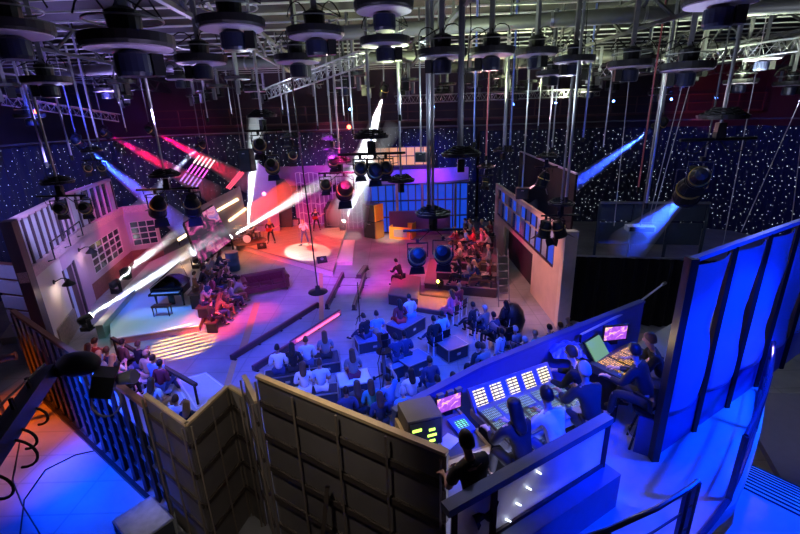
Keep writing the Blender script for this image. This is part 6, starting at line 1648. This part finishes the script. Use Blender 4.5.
# left set
wash((-9, 17, 8.5), 75, 275, 2, 2000, (.4, .25, 1), 30)
wash((-9, 22, 8.5), 120, 238, 2, 3400, (1, .05, .3), 36)
wash((-10, 14, 8.5), 35, 230, 4.5, 3600, (.45, .42, 1), 34)
wash((-7, 14, 9), 55, 215, 4.6, 2500, (.55, .5, 1), 30)
wash((-11, 20, 8), 95, 285, 1.5, 900, (.1, .2, 1), 34)
wash((-17, 12, 7.5), 20, 240, 4.5, 600, (.3, .35, 1), 60)
wash((-19, 20, 8.5), 90, 210, 4.5, 900, (.6, .05, .6), 50)
# back set
wash((-9, 27, 8.5), 265, 195, 3, 1300, (.4, .2, 1), 30)
wash((-5, 29, 8.5), 330, 195, 2.5, 1900, (.6, .08, 1), 50)
wash((-4, 28, 8.0), 345, 165, 4.3, 2000, (1, .1, .4), 40)
wash((1, 27, 8.5), 430, 195, 2, 3500, DB, 50)
wash((2, 28, 8.5), 430, 178, 4.3, 2400, (.6, .08, 1), 34)
wash((-1, 26, 8.5), 388, 222, 1.5, 5000, (1, .75, .45), 14)
wash((2, 21, 9.0), 450, 265, .8, 3000, (1, .12, .25), 34)
# right wall
wash((0, 18, 8.5), 525, 265, 2, 3600, (1, .4, .38), 44)
wash((-1, 20, 6.5), 505, 250, 1.5, 2200, (1, .03, .2), 24)
wash((3, 14, 9.0), 500, 330, 0, 2200, (.1, .1, .9), 40)
# left bleacher and floor
wash((-6, 12, 9.0), 120, 360, .8, 1800, (1, .25, .3), 34)
wash((-8, 9, 8.5), 170, 390, .5, 3000, (.08, .15, 1), 36)
wash((-9, 7.0, 7.5), 108, 475, 0, 7000, (.0, .04, 1), 38, .7)
wash((-14.0, 10.5, 3.0), 55, 405, 0, 1700, (1, .13, .0), 75, .9)
wash((-14, 6, 7.0), 2, 475, 0, 3200, (.75, .25, .5), 30, .9)
wash((-10.5, 8, 2.6), 110, 430, 1.0, 2600, (.0, .06, 1), 90)
wash((-10, 7, 6.5), 120, 385, 2.6, 400, (.6, .5, 1), 40)
# mixing platform
wash((2.5, 2.0, 8.6), 500, 360, 4.7, 3400, (.0, .02, 1), 48, .4)
wash((7.5, 4.0, 8.2), 735, 455, 3.9, 5000, (.0, .03, 1), 62, .25)
wash((5.0, 2.0, 8.0), 745, 320, 5.5, 1000, (.0, .05, 1), 70)
wash((4.6, 8.2, 7.6), 745, 330, 5.5, 650, (.0, .08, 1), 80)
wash((6.9, 8.2, 5.4), 745, 365, 4.9, 330, (1, .55, .35), 34)
wash((.9, 5.2, 7.8), 480, 430, 4.5, 90, (.5, .5, 1), 80)
light('POINT', (1.2, 4.1, 4.25), None, 18, (.6, .6, 1), size=.15)
light('POINT', (2.1, 4.7, 4.3), None, 10, (.2, .3, 1), size=.15)
wash((-1.8, 3.5, 8.5), 300, 430, 3.5, 270, (1, .9, .82), 70)
wash((-2.0, 8.6, 8.2), 350, 420, 4.9, 330, (1, .7, .35), 50)
wash((-6.0, 5.0, 7.0), 200, 420, 3, 260, (1, .9, .82), 60)
light('POINT', (2.9, 5.9, 5.4), None, 10, (1, .7, .3), size=.1)
wash((8.5, 3.5, 6.5), 762, 475, 2.8, 900, (.02, .22, 1), 40)
wash((9.5, 5, 7.5), 785, 400, 1.75, 250, (.7, .7, .9), 60)
# curtains and walls
wash((-14, 20, 9.8), 40, 200, 3, 2800, (.05, .08, 1), 80)
wash((-12, 26, 8.8), 170, 165, 5, 1600, (.6, .02, .4), 50)
wash((14, 24, 9.8), 700, 180, 4, 1800, (.05, .06, .9), 90)
wash((2, 28, 9.8), 480, 140, 6, 500, (.25, .2, .6), 90)
wash((20, 30, 8.4), 770, 98, 9.5, 500, (1, .1, .15), 60)
wash((6, 30, 8.2), 560, 110, 9, 1500, (.9, .35, .4), 100)
# roof: added unseen uplights that brighten the ceiling steel
for x, y, z, e, c_ in ((5, 20, 10.4, 1200, (.85, 1, .5)), (0, 13, 10.6, 350, (.85, 1, .6)), (12, 16, 10.4, 1000, (.85, 1, .65)), (-3, 26, 10.6, 500, (.9, .95, .5)), (10, 27, 10.5, 450, (.85, .95, .6)), (-14, 24, 10.3, 1000, (.4, .3, 1)), (-16, 15, 10.2, 500, (.4, .35, 1)), (-6, 14, 10.2, 200, (.6, .5, 1)), (-2, 6, 9.0, 80, (.55, .45, .9)), (4, 9, 9.0, 100, (.7, .75, .9)), (16, 11, 10.0, 250, (.7, .75, .9))):
    light('SPOT', (x, y, z - 1.2), (x, y + .3, 13), e * 1.5, c_, 165, .3, .3)
for x, y, z, e, c_ in ((1, 15, 9.2, 170, (.75, .95, 1)), (7, 19, 9.0, 170, (.8, .85, 1)), (-6, 20, 9.2, 150, (.7, .8, 1)), (-12, 17, 9.0, 110, (.4, .4, 1)), (13, 15, 9.0, 100, (.6, .65, 1)), (-1, 8.3, 8.9, 35, (.5, .55, 1)), (5, 8.5, 8.9, 45, (.6, .7, 1))):  # added unseen fill that brightens the poles and hoists
    light('POINT', (x, y, z), None, e, c_, size=.15)
wash((-3, 18, 9.3), 360, 275, 0, 9000, (.45, .02, 1), 32)
wash((-7, 15, 9.3), 300, 285, 0, 7000, (.25, .03, 1), 32)
# ------------------------------------------------------------------ render look
SC.view_settings.view_transform = 'Standard'
SC.view_settings.look = 'None'
SC.view_settings.exposure = .2
SC.view_settings.gamma = 1
SC.view_settings.use_curve_mapping = False
w = bpy.data.worlds.new('world'); SC.world = w; w.use_nodes = True
w.node_tree.nodes['Background'].inputs[0].default_value = (.25, .25, .6, 1)
w.node_tree.nodes['Background'].inputs[1].default_value = .02
